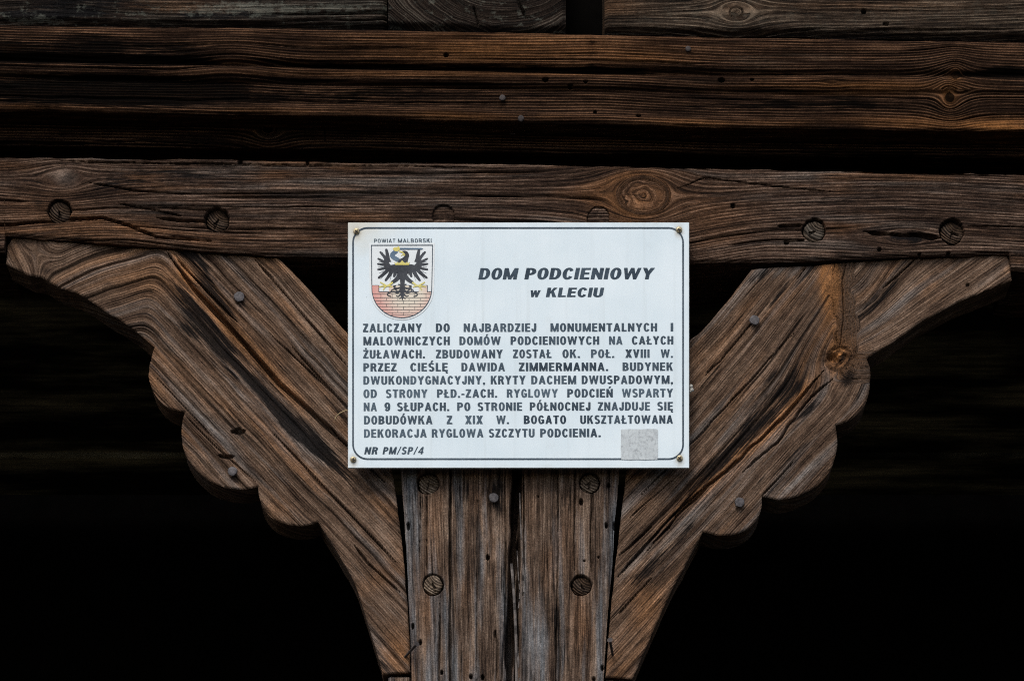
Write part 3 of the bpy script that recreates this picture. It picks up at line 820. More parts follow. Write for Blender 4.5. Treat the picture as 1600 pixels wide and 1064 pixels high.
def right_shape(px, py):
    ang = 133
    c, s = math.cos(math.radians(ang)), math.sin(math.radians(ang))
    t = px * c + py * s; sa = -px * s + py * c
    f = Field(px, py, sa, t, 61)
    # right of the upright burl the grain sweeps up towards the beam end
    fan = smooth(1298, 1338, px + 16 * fbm(py / 34, py * 0 + 1, 5)) * smooth(600, 545, py)
    dx, dy = px - 1335, py - 540
    sweep = .8 * (dy * .83 + dx * .56) - 36 * np.exp(-((px - 1330) / 60) ** 2) * smooth(560, 430, py)
    f.s = f.s * (1 - fan) + fan * sweep
    f.s += -26 * np.exp(np.minimum(px - 1300, 0) / 30) * (1 - fan) * smooth(640, 560, py) + 8 * fbm(t / 240, t * 0, 19)
    f.knot(1312, 556, 17, squeeze=1.3, reach=1.7, warm=.75, dark=.35, bulge=-3)
    f.warm += 1.1 * blob(px, py, 1297, 442, 11, 34)
    strip = np.exp(-((px - (1297 + (py - 430) * .06)) / 15) ** 2) * smooth(575, 540, py)
    f.warm += 1.0 * strip * np.exp(-((py - 440) / 42) ** 2) + .5 * strip
    f.pale += .45 * strip * np.exp(-((py - 440) / 36) ** 2)
    f.t = f.t + 40 * strip
    main = [(1288, 578), (1227, 649), (1156, 716), (1068, 794), (1011, 858)]
    d, fr = poly_dist(px, py, main)
    side = -(px - 1156) * s + (py - 716) * c        # sign: positive up-left
    up = side > 0
    f.warm += .75 * np.exp(-(d / 13) ** 2) * smooth(0, .15, fr) * smooth(.95, .6, fr) + .25 * blob(px, py, 1000, 760, 26, 40) + .3 * blob(px, py, 1010, 960, 26, 60) + .22 * blob(px, py, 1120, 560, 60, 12, 133) + .3 * blob(px, py, 1225, 470, 50, 10, 133)
    f.stain += .62 * np.exp(-((d - 14) / 13) ** 2) * np.where(side < 0, .4, 1) * smooth(.02, .12, fr) * smooth(1.0, .6, fr) + .55 * blob(px, py, 1232, 590, 70, 14, 133) + .35 * blob(px, py, 1160, 660, 90, 26, 133) + .8 * blob(px, py, 1325, 590, 28, 15, 120) + .75 * blob(px, py, 1215, 462, 50, 6, 128)
    f.stain += .6 * blob(px, py, 1190, 430, 50, 8, 150) + .8 * blob(px, py, 1010, 890, 70, 16, 133) + .6 * blob(px, py, 1030, 830, 90, 9, 133) + .55 * blob(px, py, 1360, 470, 70, 20, 140) + .6 * blob(px, py, 1345, 540, 50, 10, 140) + .45 * blob(px, py, 1000, 800, 60, 10, 133)
    f.grey += .75 * blob(px, py, 1200, 690, 100, 12, 137) + .7 * blob(px, py, 1250, 745, 55, 9, 133) + .7 * blob(px, py, 1085, 800, 70, 14, 133) + .6 * blob(px, py, 1225, 425, 50, 16) + .5 * blob(px, py, 1010, 760, 60, 12, 133) + .55 * blob(px, py, 1060, 690, 120, 22, 133) + .4 * blob(px, py, 1420, 470, 100, 14, 147) + .5 * blob(px, py, 985, 900, 18, 80, 30)
    f.pale += .5 * blob(px, py, 1205, 685, 90, 6, 137) + .4 * blob(px, py, 1255, 742, 50, 6, 133) + .3 * blob(px, py, 1090, 490, 90, 10, 133) + .3 * blob(px, py, 1400, 500, 110, 8, 147) + .3 * blob(px, py, 1090, 800, 60, 7, 133) + .35 * blob(px, py, 1225, 424, 36, 8) + .3 * blob(px, py, 1370, 540, 24, 6, 150) + .2 * blob(px, py, 1340, 425, 30, 10)
    f.checks(38, (1.5, 2.0), (50, 230), 3.2, 8, .5)
    f.weather(.45, .8, .4, .7)
    f.split(main, 2.2, 9, 2.6)
    f.split([(1300, 590), (1250, 640), (1215, 690), (1160, 738)], 1.6, 8, 3)
    f.split([(1100, 760), (1040, 815), (965, 900)], 1.8, 9, 2)
    f.split([(1240, 520), (1120, 650), (1000, 775)], 1.2, 6, 2); f.split([(1180, 500), (1100, 590)], 1.0, 5, 2)
    f.split([(1258, 418), (1246, 436)], 1.0, 5, 1); f.split([(1321, 412), (1316, 440), (1318, 500), (1312, 545)], .9, 5, 2)
    f.split([(1240, 720), (1190, 775)], 1.2, 6, 1); f.split([(1430, 405), (1380, 450)], 1.2, 6, 1)
    f.split([(1050, 750), (985, 808)], 1.0, 6, 1); f.split([(1020, 820), (966, 868)], 1.2, 7, 1); f.split([(1020, 900), (965, 960)], 1.0, 6, 1)
    f.hole(1512, 446, 3, 4)
    base = f.relief(1.2, .9, 5.0) + 6 * blob(px, py, 1312, 560, 22, 20) * (1 + 2 * fbm(px / 9, py / 9, 3)) + 4 * np.exp(-((d - 14) / 12) ** 2) * up - 3 * strip
    return f, base, M['brace']


brace_r = brace_mesh('carved_brace', R_OUT, 1.35, 61, right_shape, .005, .075)
tag(brace_r, 'carved brown brace with scalloped edge, right of the post, orange burl near its top', 'brace', 'carved braces under the beam', 'thing')

# ------------------------------------------------------------------ wooden pegs (end grain, sunk in their holes)
M['peg'] = wood_material('peg_endgrain', (.04, .028, .02), (.19, .14, .098), (.36, .29, .215), (.05, .047, .042), (.34, .31, .27),
                         period=.42, wr=.5, wf=.3, ws=.2, gain=1.6, grey=-.1, seed=8, fis=.6)
M['peg_mid'] = wood_material('peg_weathered_endgrain', (.015, .011, .008), (.075, .055, .039), (.17, .135, .10), (.02, .02, .019), (.16, .15, .13),
                             period=.42, wr=.5, wf=.3, ws=.2, gain=1.6, grey=.1, seed=10, fis=.6)
M['peg_dark'] = wood_material('peg_dark_endgrain', (.007, .0045, .0035), (.042, .026, .016), (.115, .074, .048), (.010, .009, .008), (.09, .08, .07),
                              period=.42, wr=.5, wf=.3, ws=.2, gain=1.6, grey=-.2, seed=9, fis=.6)


def peg(parent, hx, hy, r, sunk, y0, label, seed, mat='peg'):
    r0_ = np.random.default_rng(seed + 90)
    if sunk > 1.5:
        hx, hy = hx + r0_.uniform(-1.2, 1.2), hy + r0_.uniform(-.6, 1.6)
    rr = np.linspace(0, 1, 16); aa = np.linspace(0, 2 * math.pi, 56, endpoint=False)
    R, A = np.meshgrid(rr, aa, indexing='ij')
    e = 1 + (.10 if sunk > 1.5 else .04) * vnoise(np.cos(A) * 1.8 + seed * 5.1, np.sin(A) * 1.8 + 3, seed) + .05 * vnoise(np.cos(A) * 6 + seed, np.sin(A) * 6, seed + 3)
    gap = 1.5 if sunk > 1.5 else .4
    px = hx + np.cos(A) * R * (r - gap) * e; py = hy + np.sin(A) * R * (r - gap) * e
    px, py = px.ravel(), py.ravel()
    f = Field(px, py, np.hypot(px - hx - 14, py - hy + 22) * 1.0, np.arctan2(py - hy + 22, px - hx - 14) * 30, 70 + seed)
    if mat == 'beam':      # a flush peg cut through along the grain, hard to tell from the beam
        f.s = f.s0 = py - 255 + .012 * (px - 800); f.t = f.t0 = px.copy()
    r2 = np.random.default_rng(seed + 5)
    for _ in range(2 if sunk > 1.5 else 0):
        a = r2.uniform(0, math.pi); l = r2.uniform(.4, .85) * r
        f.split([(hx - math.cos(a) * l * .3, hy - math.sin(a) * l * .3), (hx + math.cos(a) * l, hy + math.sin(a) * l)], 1.0, 4, .8)
    f.pale += .5 * fbm(px / 9, py / 9, seed) + .08
    f.stain += .7 * np.clip(fbm(px / 8, py / 8, seed + 9) - .1, 0, 1)
    yd = sunk + 1.6 * fbm(px / 7, py / 7, seed + 2) + f.dep + 2.2 * R.ravel() ** 6 + .12 * (py - hy) * r2.uniform(-1, 1)
    n = len(aa); id_ = np.arange(16 * n).reshape(16, n)
    nx = np.roll(id_, -1, 1)
    q = np.stack([id_[:-1], nx[:-1], nx[1:], id_[1:]], -1).reshape(-1, 4)
    q = q[:, ::-1].copy()
    x, z = W(px, py, y0)
    v = np.stack([x, y0 + yd * MM, z], 1)
    ring = v[id_[-1]].copy(); ring[:, 1] = y0 + .03
    at = {k: np.concatenate([a_, a_[id_[-1]]]) for k, a_ in f.attrs().items()}
    m = len(v); i0 = np.arange(n)
    sq = np.stack([id_[-1], m + i0, m + np.roll(i0, -1), np.roll(id_[-1], -1)], 1)
    o = make_mesh('peg', np.concatenate([v, ring]), [q, sq], M[mat], at, smooth_to=len(q), parent=parent)
    if label: o['label'] = label
    return o


for i, (hx, hy, r, dd, lab) in enumerate(BEAM_PEGS):
    peg(beam, hx, hy, r, dd, BEAM_Y, lab, i + 1, mat=('peg_dark', 'peg_dark', 'beam', 'beam', 'peg_mid', 'peg_dark')[i])
for i, (hx, hy, r, dd, lab) in enumerate(POST_PEGS):
    peg(post, hx, hy, r, dd, 0.0, lab, i + 11, mat='peg_dark' if i == 3 else 'peg')

# ------------------------------------------------------------------ nails
M['iron'] = plain_material('grey_iron', (.072, .066, .068), .62, .2, .6, 190, .6)
M['rust'] = plain_material('dark_iron', (.05, .042, .04), .7, .3, .5, 260, .5)


def lathe(center, axis, prof, n=14, wob=0.0, seed=0):
    """profile of (radius, along) in metres turned round an axis"""
    ax = Vector(axis).normalized(); u = ax.orthogonal().normalized(); w = ax.cross(u)
    r = np.random.default_rng(seed); k = 1 + wob * r.uniform(-1, 1, n)
    V, F = [], []
    for (rad, al) in prof:
        for j in range(n):
            a = 2 * math.pi * j / n
            p = Vector(center) + ax * al + (u * math.cos(a) + w * math.sin(a)) * rad * (k[j] if rad > 0 else 1)
            V.append(tuple(p))
    m = len(prof)
    for i in range(m - 1):
        for j in range(n):
            F.append([i * n + j, i * n + (j + 1) % n, (i + 1) * n + (j + 1) % n, (i + 1) * n + j])
    F.append(list(range(n))[::-1]); F.append([(m - 1) * n + j for j in range(n)])
    return V, F


def nail(parent, hx, hy, r, y0, out=5, tilt=(0, 0), mat='iron', seed=0):
    c = w3(hx, hy, y0)
    ax = (tilt[0], -1, tilt[1])
    R = r * MM
    V, F = lathe(c, ax, [(R * .36, -.03), (R * .36, (out - 3.2) * MM), (R * .92, (out - 3) * MM), (R, (out - 1.6) * MM), (R * .9, out * MM), (R * .55, (out + .5) * MM), (R * .15, (out + .55) * MM)], 12, .06, seed)
    return make_mesh('nail', V, F, M[mat], parent=parent)


def tube(pts, rad, n=8):
    P = [Vector(p) for p in pts]; V, F = [], []
    if np.isscalar(rad): rad = [rad] * len(P)
    for i, p in enumerate(P):
        d = (P[min(i + 1, len(P) - 1)] - P[max(i - 1, 0)]).normalized()
        u = d.cross(Vector((.31, .2, .93))).normalized(); w = d.cross(u)
        for j in range(n):
            a = 2 * math.pi * j / n
            V.append(tuple(p + (u * math.cos(a) + w * math.sin(a)) * rad[i]))
    for i in range(len(P) - 1):
        for j in range(n):
            F.append([i * n + j, i * n + (j + 1) % n, (i + 1) * n + (j + 1) % n, (i + 1) * n + j])
    F.append(list(range(n))[::-1]); F.append([(len(P) - 1) * n + j for j in range(n)])
    return V, F


nail(brace_l, 373.5, 466, 8.5, .005, 7, (.1, .05), 'iron', 1)
nail(brace_l, 364, 738, 8, .005, 6, (-.1, .1), 'iron', 2)
nail(brace_r, 1178, 503, 8.5, .005, 7, (.08, .15), 'iron', 3)
nail(brace_r, 1155, 786, 8, .005, 6, (.1, .0), 'iron', 4)
nail(post, 771, 779, 8, .002, 6, (.15, .05), 'iron', 5)
nail(plank, 785, 154.5, 5, PLANK_Y + .002, 4, (0, 0), 'rust', 6)
nail(plank, 814, 186, 5, PLANK_Y, 4, (0, -.2), 'rust', 7)
nail(plank, 1075, 78, 4.5, PLANK_Y + .002, 4, (0, 0), 'rust', 8)
nail(low, 800, 205, 8.5, LOW_Y, 8, (.1, 0), 'iron', 9)
nail(low, 755, 203, 4, LOW_Y, 5, (0, 0), 'rust', 10)
nail(low, 76, 188, 4, LOW_Y, 5, (0, 0), 'iron', 11)
nail(low, 1140, 209, 5, LOW_Y, 5, (0, .3), 'rust', 12)
# bent slender nails at the feet of the braces
for par, a, b in ((brace_l, (630, 1029, .012), (651, 1006, -.022)), (brace_r, (958, 1026, .012), (953, 1000, -.022))):
    A, B = Vector(w3(*a)), Vector(w3(*b))
    V, F = tube([A, A.lerp(B, .5), B, B + (B - A).normalized() * .001], [.0019, .0021, .0023, .0046])
    V2 = V
    make_mesh('nail', V2, F, M['rust'], parent=par)['label'] = 'thin bent nail sticking out'

# ------------------------------------------------------------------ slivers hanging in the split of the post
M['sliver'] = plain_material('split_wood', (.12, .105, .095), .85, 0, .4, 90)
for pts, r in (([(812, 770), (814, 830), (817, 880), (818, 925)], .0011), ([(799, 880), (803, 930), (806, 990), (807, 1066)], .0022), ([(808, 1010), (812, 1060), (813, 1090)], .0018), ([(808, 860), (810, 900), (812, 925), (810, 950)], .0008)):
    V, F = tube([w3(a, b, .004 + .003 * math.sin(i * 2)) for i, (a, b) in enumerate(curve(pts, 5))], r, 6)
    make_mesh('sliver', V, F, M['sliver'], parent=post)

# ------------------------------------------------------------------ information plate
SIGN_Y = -.026


def sign_plate_material():
    q = N('enamel_plate')
    tc = q.n('ShaderNodeTexCoord').outputs['Object']
    n1 = q.noise(tc, 9, 9, 9, (0, 0, 0), 4, .6)
    col = q.ramp(n1, [(.28, (.63, .745, .80)), (.72, (.745, .84, .88))])
    sp = q.n('ShaderNodeSeparateXYZ'); q.link(tc, sp.inputs[0])
    # yellowed upper left corner
    dx = q.math('MULTIPLY', q.math('ADD', sp.outputs[0], .262), 11); dz = q.math('MULTIPLY', q.math('SUBTRACT', sp.outputs[2], .378), 17)
    rr = q.math('SQRT', q.math('ADD', q.math('MULTIPLY', dx, dx), q.math('MULTIPLY', dz, dz)))
    yl = q.step(q.math('ADD', rr, q.math('MULTIPLY', q.noise(tc, 30, 30, 30, (4, 0, 0), 3, .6), .8)), 1.5, .35)
    col = q.mix(q.math('MULTIPLY', yl, .75), col, (.62, .59, .48))
    # grime and rust round the four screws, with a short run below each
    for hx, hy in ((557, 362), (1061, 359.5), (1062, 716), (552, 718)):
        ex = q.math('MULTIPLY', q.math('SUBTRACT', sp.outputs[0], (hx - 810) * .995e-3), 105)
        ez = q.math('MULTIPLY', q.math('SUBTRACT', sp.outputs[2], (730.5 - hy) * .995e-3 - .002), 75)
        er = q.math('SQRT', q.math('ADD', q.math('MULTIPLY', ex, ex), q.math('MULTIPLY', ez, ez)))
        gr_ = q.step(q.math('ADD', er, q.math('MULTIPLY', q.noise(tc, 160, 160, 160, (hx, 0, 0), 3, .6), .9)), 1.6, .7)
        col = q.mix(q.math('MULTIPLY', gr_, .6), col, (.40, .36, .27))
    # dirt gathered along the rim
    ax = q.math('SUBTRACT', .267, q.math('ABSOLUTE', q.math('SUBTRACT', sp.outputs[0], 0.0)))
    az = q.math('SUBTRACT', .192, q.math('ABSOLUTE', q.math('SUBTRACT', sp.outputs[2], .190)))
    rim = q.step(q.math('ADD', q.math('MINIMUM', ax, az), q.math('MULTIPLY', q.noise(tc, 55, 55, 55, (8, 0, 0), 4, .7), .016)), .016, .004)
    col = q.mix(q.math('MULTIPLY', rim, .35), col, (.42, .43, .38))
    # rain streaks and specks of dirt
    stv = q.step(q.noise(tc, 85, 10, 2.5, (2, 0, 0), 3, .6), .52, .78)
    col = q.mix(q.math('MULTIPLY', stv, .2), col, (.45, .50, .50))
    sm = q.step(q.noise(tc, 26, 26, 20, (7, 0, 1), 5, .7), .55, .75)
    col = q.mix(q.math('MULTIPLY', sm, .14), col, (.42, .44, .42))
    vo = q.n('ShaderNodeTexVoronoi'); vo.inputs['Scale'].default_value = 62
    q.link(tc, vo.inputs['Vector'])
    pick = q.step(q.noise(tc, 21, 21, 21, (1, 0, 3), 2, .5), .58, .66)
    dot = q.math('MULTIPLY', q.step(vo.outputs['Distance'], .10, .05), pick)
    col = q.mix(q.math('MULTIPLY', dot, .55), col, (.22, .22, .2))
    q.link(col, q.b.inputs['Base Color'])
    q.b.inputs['Roughness'].default_value = .42
    q.b.inputs['Specular IOR Level'].default_value = .4
    bp = q.n('ShaderNodeBump'); bp.inputs['Strength'].default_value = .12; bp.inputs['Distance'].default_value = .001
    q.link(q.noise(tc, 14, 14, 14, (0, 9, 0), 2, .5), bp.inputs['Height']); q.link(bp.outputs[0], q.b.inputs['Normal'])
    return q.m


def ink_material(name, base, faded, amount=.5):
    q = N(name)
    tc = q.n('ShaderNodeTexCoord').outputs['Object']
    at = q.n('ShaderNodeSeparateXYZ'); q.link(q.n('ShaderNodeAttribute', attribute_name='mask_a').outputs['Vector'], at.inputs[0])
    a = q.step(q.noise(tc, 22, 22, 22, (0, 0, 0), 3, .6), .35, .68)
    b = q.step(q.noise(tc, 300, 300, 300, (5, 0, 0), 2, .6), .4, .75)
    f = q.math('ADD', q.math('MULTIPLY', q.math('MULTIPLY_ADD', a, .6, q.math('MULTIPLY', b, .35)), amount), at.outputs[0], clamp=True)
    q.link(q.mix(f, base, faded), q.b.inputs['Base Color'])
    q.b.inputs['Roughness'].default_value = .6; q.b.inputs['Specular IOR Level'].default_value = .15
    return q.m


M['plate'] = sign_plate_material()
M['ink'] = ink_material('printed_ink', (.020, .036, .055), (.10, .145, .185), .6)
M['ink_line'] = ink_material('border_ink', (.03, .05, .07), (.16, .20, .24), .5)
M['eagle_ink'] = ink_material('eagle_ink', (.034, .038, .046), (.10, .11, .125), .7)
M['yellow'] = ink_material('yellow_print', (.66, .58, .14), (.66, .63, .32), .8)
M['blue'] = ink_material('blue_print', (.085, .14, .21), (.17, .24, .31), .8)
M['white_print'] = plain_material('white_print', (.74, .79, .80), .5, 0, .03, 60)

sg = empty('information_sign', w3(810, 730.5, SIGN_Y))
tag(sg, 'white rectangular sign with a coat of arms and Polish text, screwed over post and beam', 'sign', kind='thing')
sx0, sx1, sy0, sy1 = 544, 1076.5, 348, 730.5


def sheet(name, polys, y, mat, parent, fade=None, thick=0.0):
    """flat printed shapes: overlapping outlines are merged, then laid at depth y. polys: lists of photo points"""
    pts, edges = [], []
    for p in polys:
        n0 = len(pts)
        edges += [(n0 + i, n0 + (i + 1) % len(p)) for i in range(len(p))]
        pts += [Vector((float(c[0]), float(c[1]))) for c in p]
    vs, _e, fs, _a, _b, _c = delaunay_2d_cdt(pts, edges, [], 0, 1e-4, False)
    co = np.array([(v.x, v.y) for v in vs])
    tr = np.array([list(t) for t in fs if len(t) == 3])
    cen = co[tr].mean(1)
    src = np.full(len(tr), -1)
    for i, p in enumerate(polys):
        P_ = np.asarray(p, float)
        lo_, hi_ = P_.min(0), P_.max(0)
        k = np.nonzero((src < 0) & (cen[:, 0] >= lo_[0]) & (cen[:, 0] <= hi_[0]) & (cen[:, 1] >= lo_[1]) & (cen[:, 1] <= hi_[1]))[0]
        if len(k): src[k[inside(cen[k, 0], cen[k, 1], P_)]] = i
    tr, src = tr[src >= 0], src[src >= 0]
    fl, fd = [], np.zeros(len(co))
    for t, i in zip(tr, src):
        A_, B_, C_ = co[t]
        ar = (B_[0] - A_[0]) * (C_[1] - A_[1]) - (B_[1] - A_[1]) * (C_[0] - A_[0])
        fl.append([int(j) for j in (t[::-1] if ar > 0 else t)])
        if fade is not None: fd[t] = fade[i]
    x, z = W(co[:, 0], co[:, 1], y)
    v = np.stack([x, np.full(len(x), y), z], 1)
    return make_mesh(name, v, fl, mat, dict(mask_a=np.stack([fd, fd * 0, fd * 0], 1)), parent=parent)


# plate: thin board with softened edges and a slight bow
def plate_mesh():
    n, m = 60, 44
    u = np.linspace(0, 1, n); w = np.linspace(0, 1, m)
    U, V_ = np.meshgrid(u, w, indexing='ij')
    px = (sx0 + (sx1 - sx0) * U).ravel(); py = (sy0 + (sy1 - sy0) * V_).ravel()
    e = np.minimum(np.minimum(px - sx0, sx1 - px), np.minimum(py - sy0, sy1 - py))
    id_ = np.arange(n * m).reshape(n, m)
    q = np.stack([id_[:-1, :-1], id_[:-1, 1:], id_[1:, 1:], id_[1:, :-1]], -1).reshape(-1, 4)
    x, z = W(px, py, SIGN_Y)
    y = np.full(len(x), SIGN_Y)
    v = np.stack([x, y, z], 1)
    lp = np.concatenate([id_[:, 0], id_[-1, 1:], id_[-2::-1, -1], id_[0, -2:0:-1]])[::-1]
    nb = len(lp)
    cx, cz = x.mean(), z.mean()
    a = v[lp].copy()
    out = a.copy(); out[:, 0] += np.sign(a[:, 0] - cx) * (np.abs(np.abs(a[:, 0] - cx) - np.abs(x - cx).max()) < 1e-6) * .0004
    out[:, 2] += np.sign(a[:, 2] - cz) * (np.abs(np.abs(a[:, 2] - cz) - np.abs(z - cz).max()) < 1e-6) * .0004
    out[:, 1] += .0009
    bk = out.copy(); bk[:, 1] = SIGN_Y + .0045
    N0 = len(v); i0 = np.arange(nb); i1 = (i0 + 1) % nb
    F = [q, np.stack([lp, lp[i1], N0 + i1, N0 + i0], 1), np.stack([N0 + i0, N0 + i1, N0 + nb + i1, N0 + nb + i0], 1), list((N0 + nb + i0)[::-1])]
    return make_mesh('plate', np.concatenate([v, out, bk]), F, M['plate'], parent=sg)


plate_mesh()
INK_Y = SIGN_Y - .0004


def rrect(x0, y0, x1, y1, r, n=12):
    out = []
    for cx, cy, a0 in ((x1 - r, y0 + r, -90), (x1 - r, y1 - r, 0), (x0 + r, y1 - r, 90), (x0 + r, y0 + r, 180)):
        for i in range(n + 1):
            a = math.radians(a0 + 90 * i / n)
            out.append((cx + r * math.cos(a), cy + r * math.sin(a)))
    return out


o_, i_ = rrect(550.3, 355.0, 1068.6, 718.2, 24), rrect(552.9, 357.6, 1066.0, 715.6, 21.4)
nn = len(o_)
ringx = np.array(o_ + i_); xx, zz = W(ringx[:, 0], ringx[:, 1], INK_Y)
make_mesh('border_line', np.stack([xx, np.full(len(xx), INK_Y), zz], 1),
          [np.array([[i, nn + i, nn + (i + 1) % nn, (i + 1) % nn] for i in range(nn)])[:, ::-1].copy()], M['ink_line'],
          dict(mask_a=np.zeros((len(xx), 3))), parent=sg)

# ---- lettering: a heavy narrow grotesque drawn from strokes (baseline 0, cap height 1)
def glyphs(T, H, D_):


    def rect(x0, y0, x1, y1): return [(x0, y0), (x1, y0), (x1, y1), (x0, y1)]


    def arc(cx, cy, rx, ry, a0, a1, tx=T, ty=H, n=16, e=2.1):
        def P(rx, ry, a):
            c, s = math.cos(a), math.sin(a)
            return (cx + rx * math.copysign(abs(c) ** (2 / e), c), cy + ry * math.copysign(abs(s) ** (2 / e), s))
        A = [math.radians(a0 + (a1 - a0) * i / n) for i in range(n + 1)]
        return [P(rx, ry, a) for a in A] + [P(rx - tx, ry - ty, a) for a in reversed(A)]


    def arcq(*a, **k):
        p = arc(*a, **k); n = len(p) // 2
        return [[p[i], p[i + 1], p[-i - 2], p[-i - 1]] for i in range(n - 1)]


    def diag(x0, y0, x1, y1, w): return [(x0, y0), (x0 + w, y0), (x1 + w, y1), (x1, y1)]


    def bowl(x, y0, y1, w, t=T):
        cy, ry = (y0 + y1) / 2, (y1 - y0) / 2
        k = w * .45
        return [rect(x, y1 - H, x + k + .005, y1), rect(x, y0, x + k + .005, y0 + H)] + arcq(x + k, cy, w - k, ry, -90, 90, t, H)


    G = {
        'I': (T, [rect(0, 0, T, 1)]),
        'L': (.47, [rect(0, 0, T, 1), rect(0, 0, .47, H)]),
        'E': (.5, [rect(0, 0, T, 1), rect(0, 0, .5, H), rect(0, 1 - H, .49, 1), rect(0, .43, .46, .43 + H)]),
        'T': (.54, [rect(.17, 0, .17 + T, 1), rect(0, 1 - H, .54, 1)]),
        'H': (.58, [rect(0, 0, T, 1), rect(.58 - T, 0, .58, 1), rect(0, .42, .58, .42 + H)]),
        'N': (.6, [rect(0, 0, T * .95, 1), rect(.6 - T * .95, 0, .6, 1), [(0, 1), (.2, 1), (.6, 0), (.4, 0)]]),
        'M': (.76, [rect(0, 0, T * .92, 1), rect(.76 - T * .92, 0, .76, 1), [(0, 1), (.22, 1), (.46, 0), (.30, 0)], [(.54, 1), (.76, 1), (.46, 0), (.30, 0)]]),
        'A': (.64, [[(0, 0), (.2, 0), (.42, 1), (.22, 1)], [(.44, 0), (.64, 0), (.42, 1), (.22, 1)], rect(.13, .19, .51, .19 + H)]),
        'V': (.62, [[(0, 1), (.21, 1), (.41, 0), (.21, 0)], [(.41, 1), (.62, 1), (.41, 0), (.21, 0)]]),
        'W': (.92, [[(0, 1), (.19, 1), (.34, 0), (.17, 0)], [(.37, 1), (.55, 1), (.34, 0), (.17, 0)], [(.37, 1), (.55, 1), (.75, 0), (.58, 0)], [(.73, 1), (.92, 1), (.75, 0), (.58, 0)]]),
        'X': (.62, [diag(0, 0, .39, 1, D_), diag(.39, 0, 0, 1, D_)]),
        'Y': (.62, [rect(.21, 0, .41, .45), [(0, 1), (.22, 1), (.41, .42), (.21, .42)], [(.40, 1), (.62, 1), (.41, .42), (.21, .42)]]),
        'Z': (.52, [rect(0, 1 - H, .51, 1), rect(0, 0, .52, H), [(0, H), (.24, H), (.51, 1 - H), (.27, 1 - H)]]),
        'K': (.61, [rect(0, 0, T, 1), [(T, .36), (T, .60), (.37, 1), (.59, 1)], [(.24, .56), (.40, .66), (.61, 0), (.38, 0)]]),
        'D': (.58, [rect(0, 0, T, 1)] + bowl(0, 0, 1, .58)),
        'O': (.58, arcq(.29, .5, .29, .52, 0, 360, n=32)),
        'C': (.56, arcq(.29, .5, .29, .52, 32, 328, n=28)),
        'G': (.58, arcq(.29, .5, .29, .52, 32, 330, n=28) + [rect(.38, .08, .58, .5), rect(.29, .38, .58, .52)]),
        'U': (.58, [rect(0, .3, T, 1), rect(.58 - T, .3, .58, 1)] + arcq(.29, .31, .29, .33, 180, 360)),
        'J': (.46, [rect(.46 - T, .28, .46, 1)] + arcq(.23, .29, .23, .31, 165, 360)),
        'P': (.55, [rect(0, 0, T, 1)] + bowl(0, .38, 1, .55)),
        'R': (.58, [rect(0, 0, T, 1)] + bowl(0, .42, 1, .56) + [[(.26, .46), (.46, .50), (.59, 0), (.38, 0)]]),
        'B': (.58, [rect(0, 0, T, 1)] + bowl(0, 0, .56, .58) + bowl(0, .44, 1, .55)),
        'S': (.55, arcq(.275, .735, .265, .285, 25, 275, e=2.1) + arcq(.275, .275, .275, .295, -155, 95, e=2.1)),
        '9': (.54, arcq(.27, .66, .27, .36, 0, 360, n=28) + arcq(.27, .42, .27, .44, -150, 20)),
        '4': (.58, [rect(.32, 0, .5, 1), rect(0, .2, .58, .35), [(0, .3), (.17, .3), (.42, 1), (.32, 1)]]),
        '.': (T, [rect(0, 0, T, .2)]),
        ',': (T, [rect(0, 0, T, .2), [(.06, -.2), (.2, 0), (.2, .05), (.08, .02)]]),
        '-': (.3, [rect(0, .32, .3, .48)]),
        '/': (.36, [[(0, -.05), (.12, -.05), (.36, 1.05), (.24, 1.05)]]),
        'w': (.80, [[(0, .74), (.19, .74), (.33, 0), (.15, 0)], [(.32, .74), (.48, .74), (.33, 0), (.15, 0)], [(.32, .74), (.48, .74), (.65, 0), (.47, 0)], [(.61, .74), (.80, .74), (.65, 0), (.47, 0)]]),
    }
    G['Ł'] = (.5, [rect(.03, 0, .03 + T, 1), rect(.03, 0, .5, H), [(-.05, .36), (-.05, .50), (.38, .70), (.38, .56)]])
    G['Ż'] = (.52, G['Z'][1] + [rect(.17, 1.08, .35, 1.24)])
    acc = [(.2, 1.07), (.33, 1.07), (.47, 1.29), (.27, 1.29)]
    G['Ś'] = (.55, G['S'][1] + [acc]); G['Ń'] = (.6, G['N'][1] + [acc]); G['Ó'] = (.58, G['O'][1] + [acc])
    G['Ę'] = (.5, G['E'][1] + [[(.32, .02), (.48, .02), (.42, -.12), (.52, -.13), (.52, -.24), (.36, -.25), (.28, -.14)]])
    return G


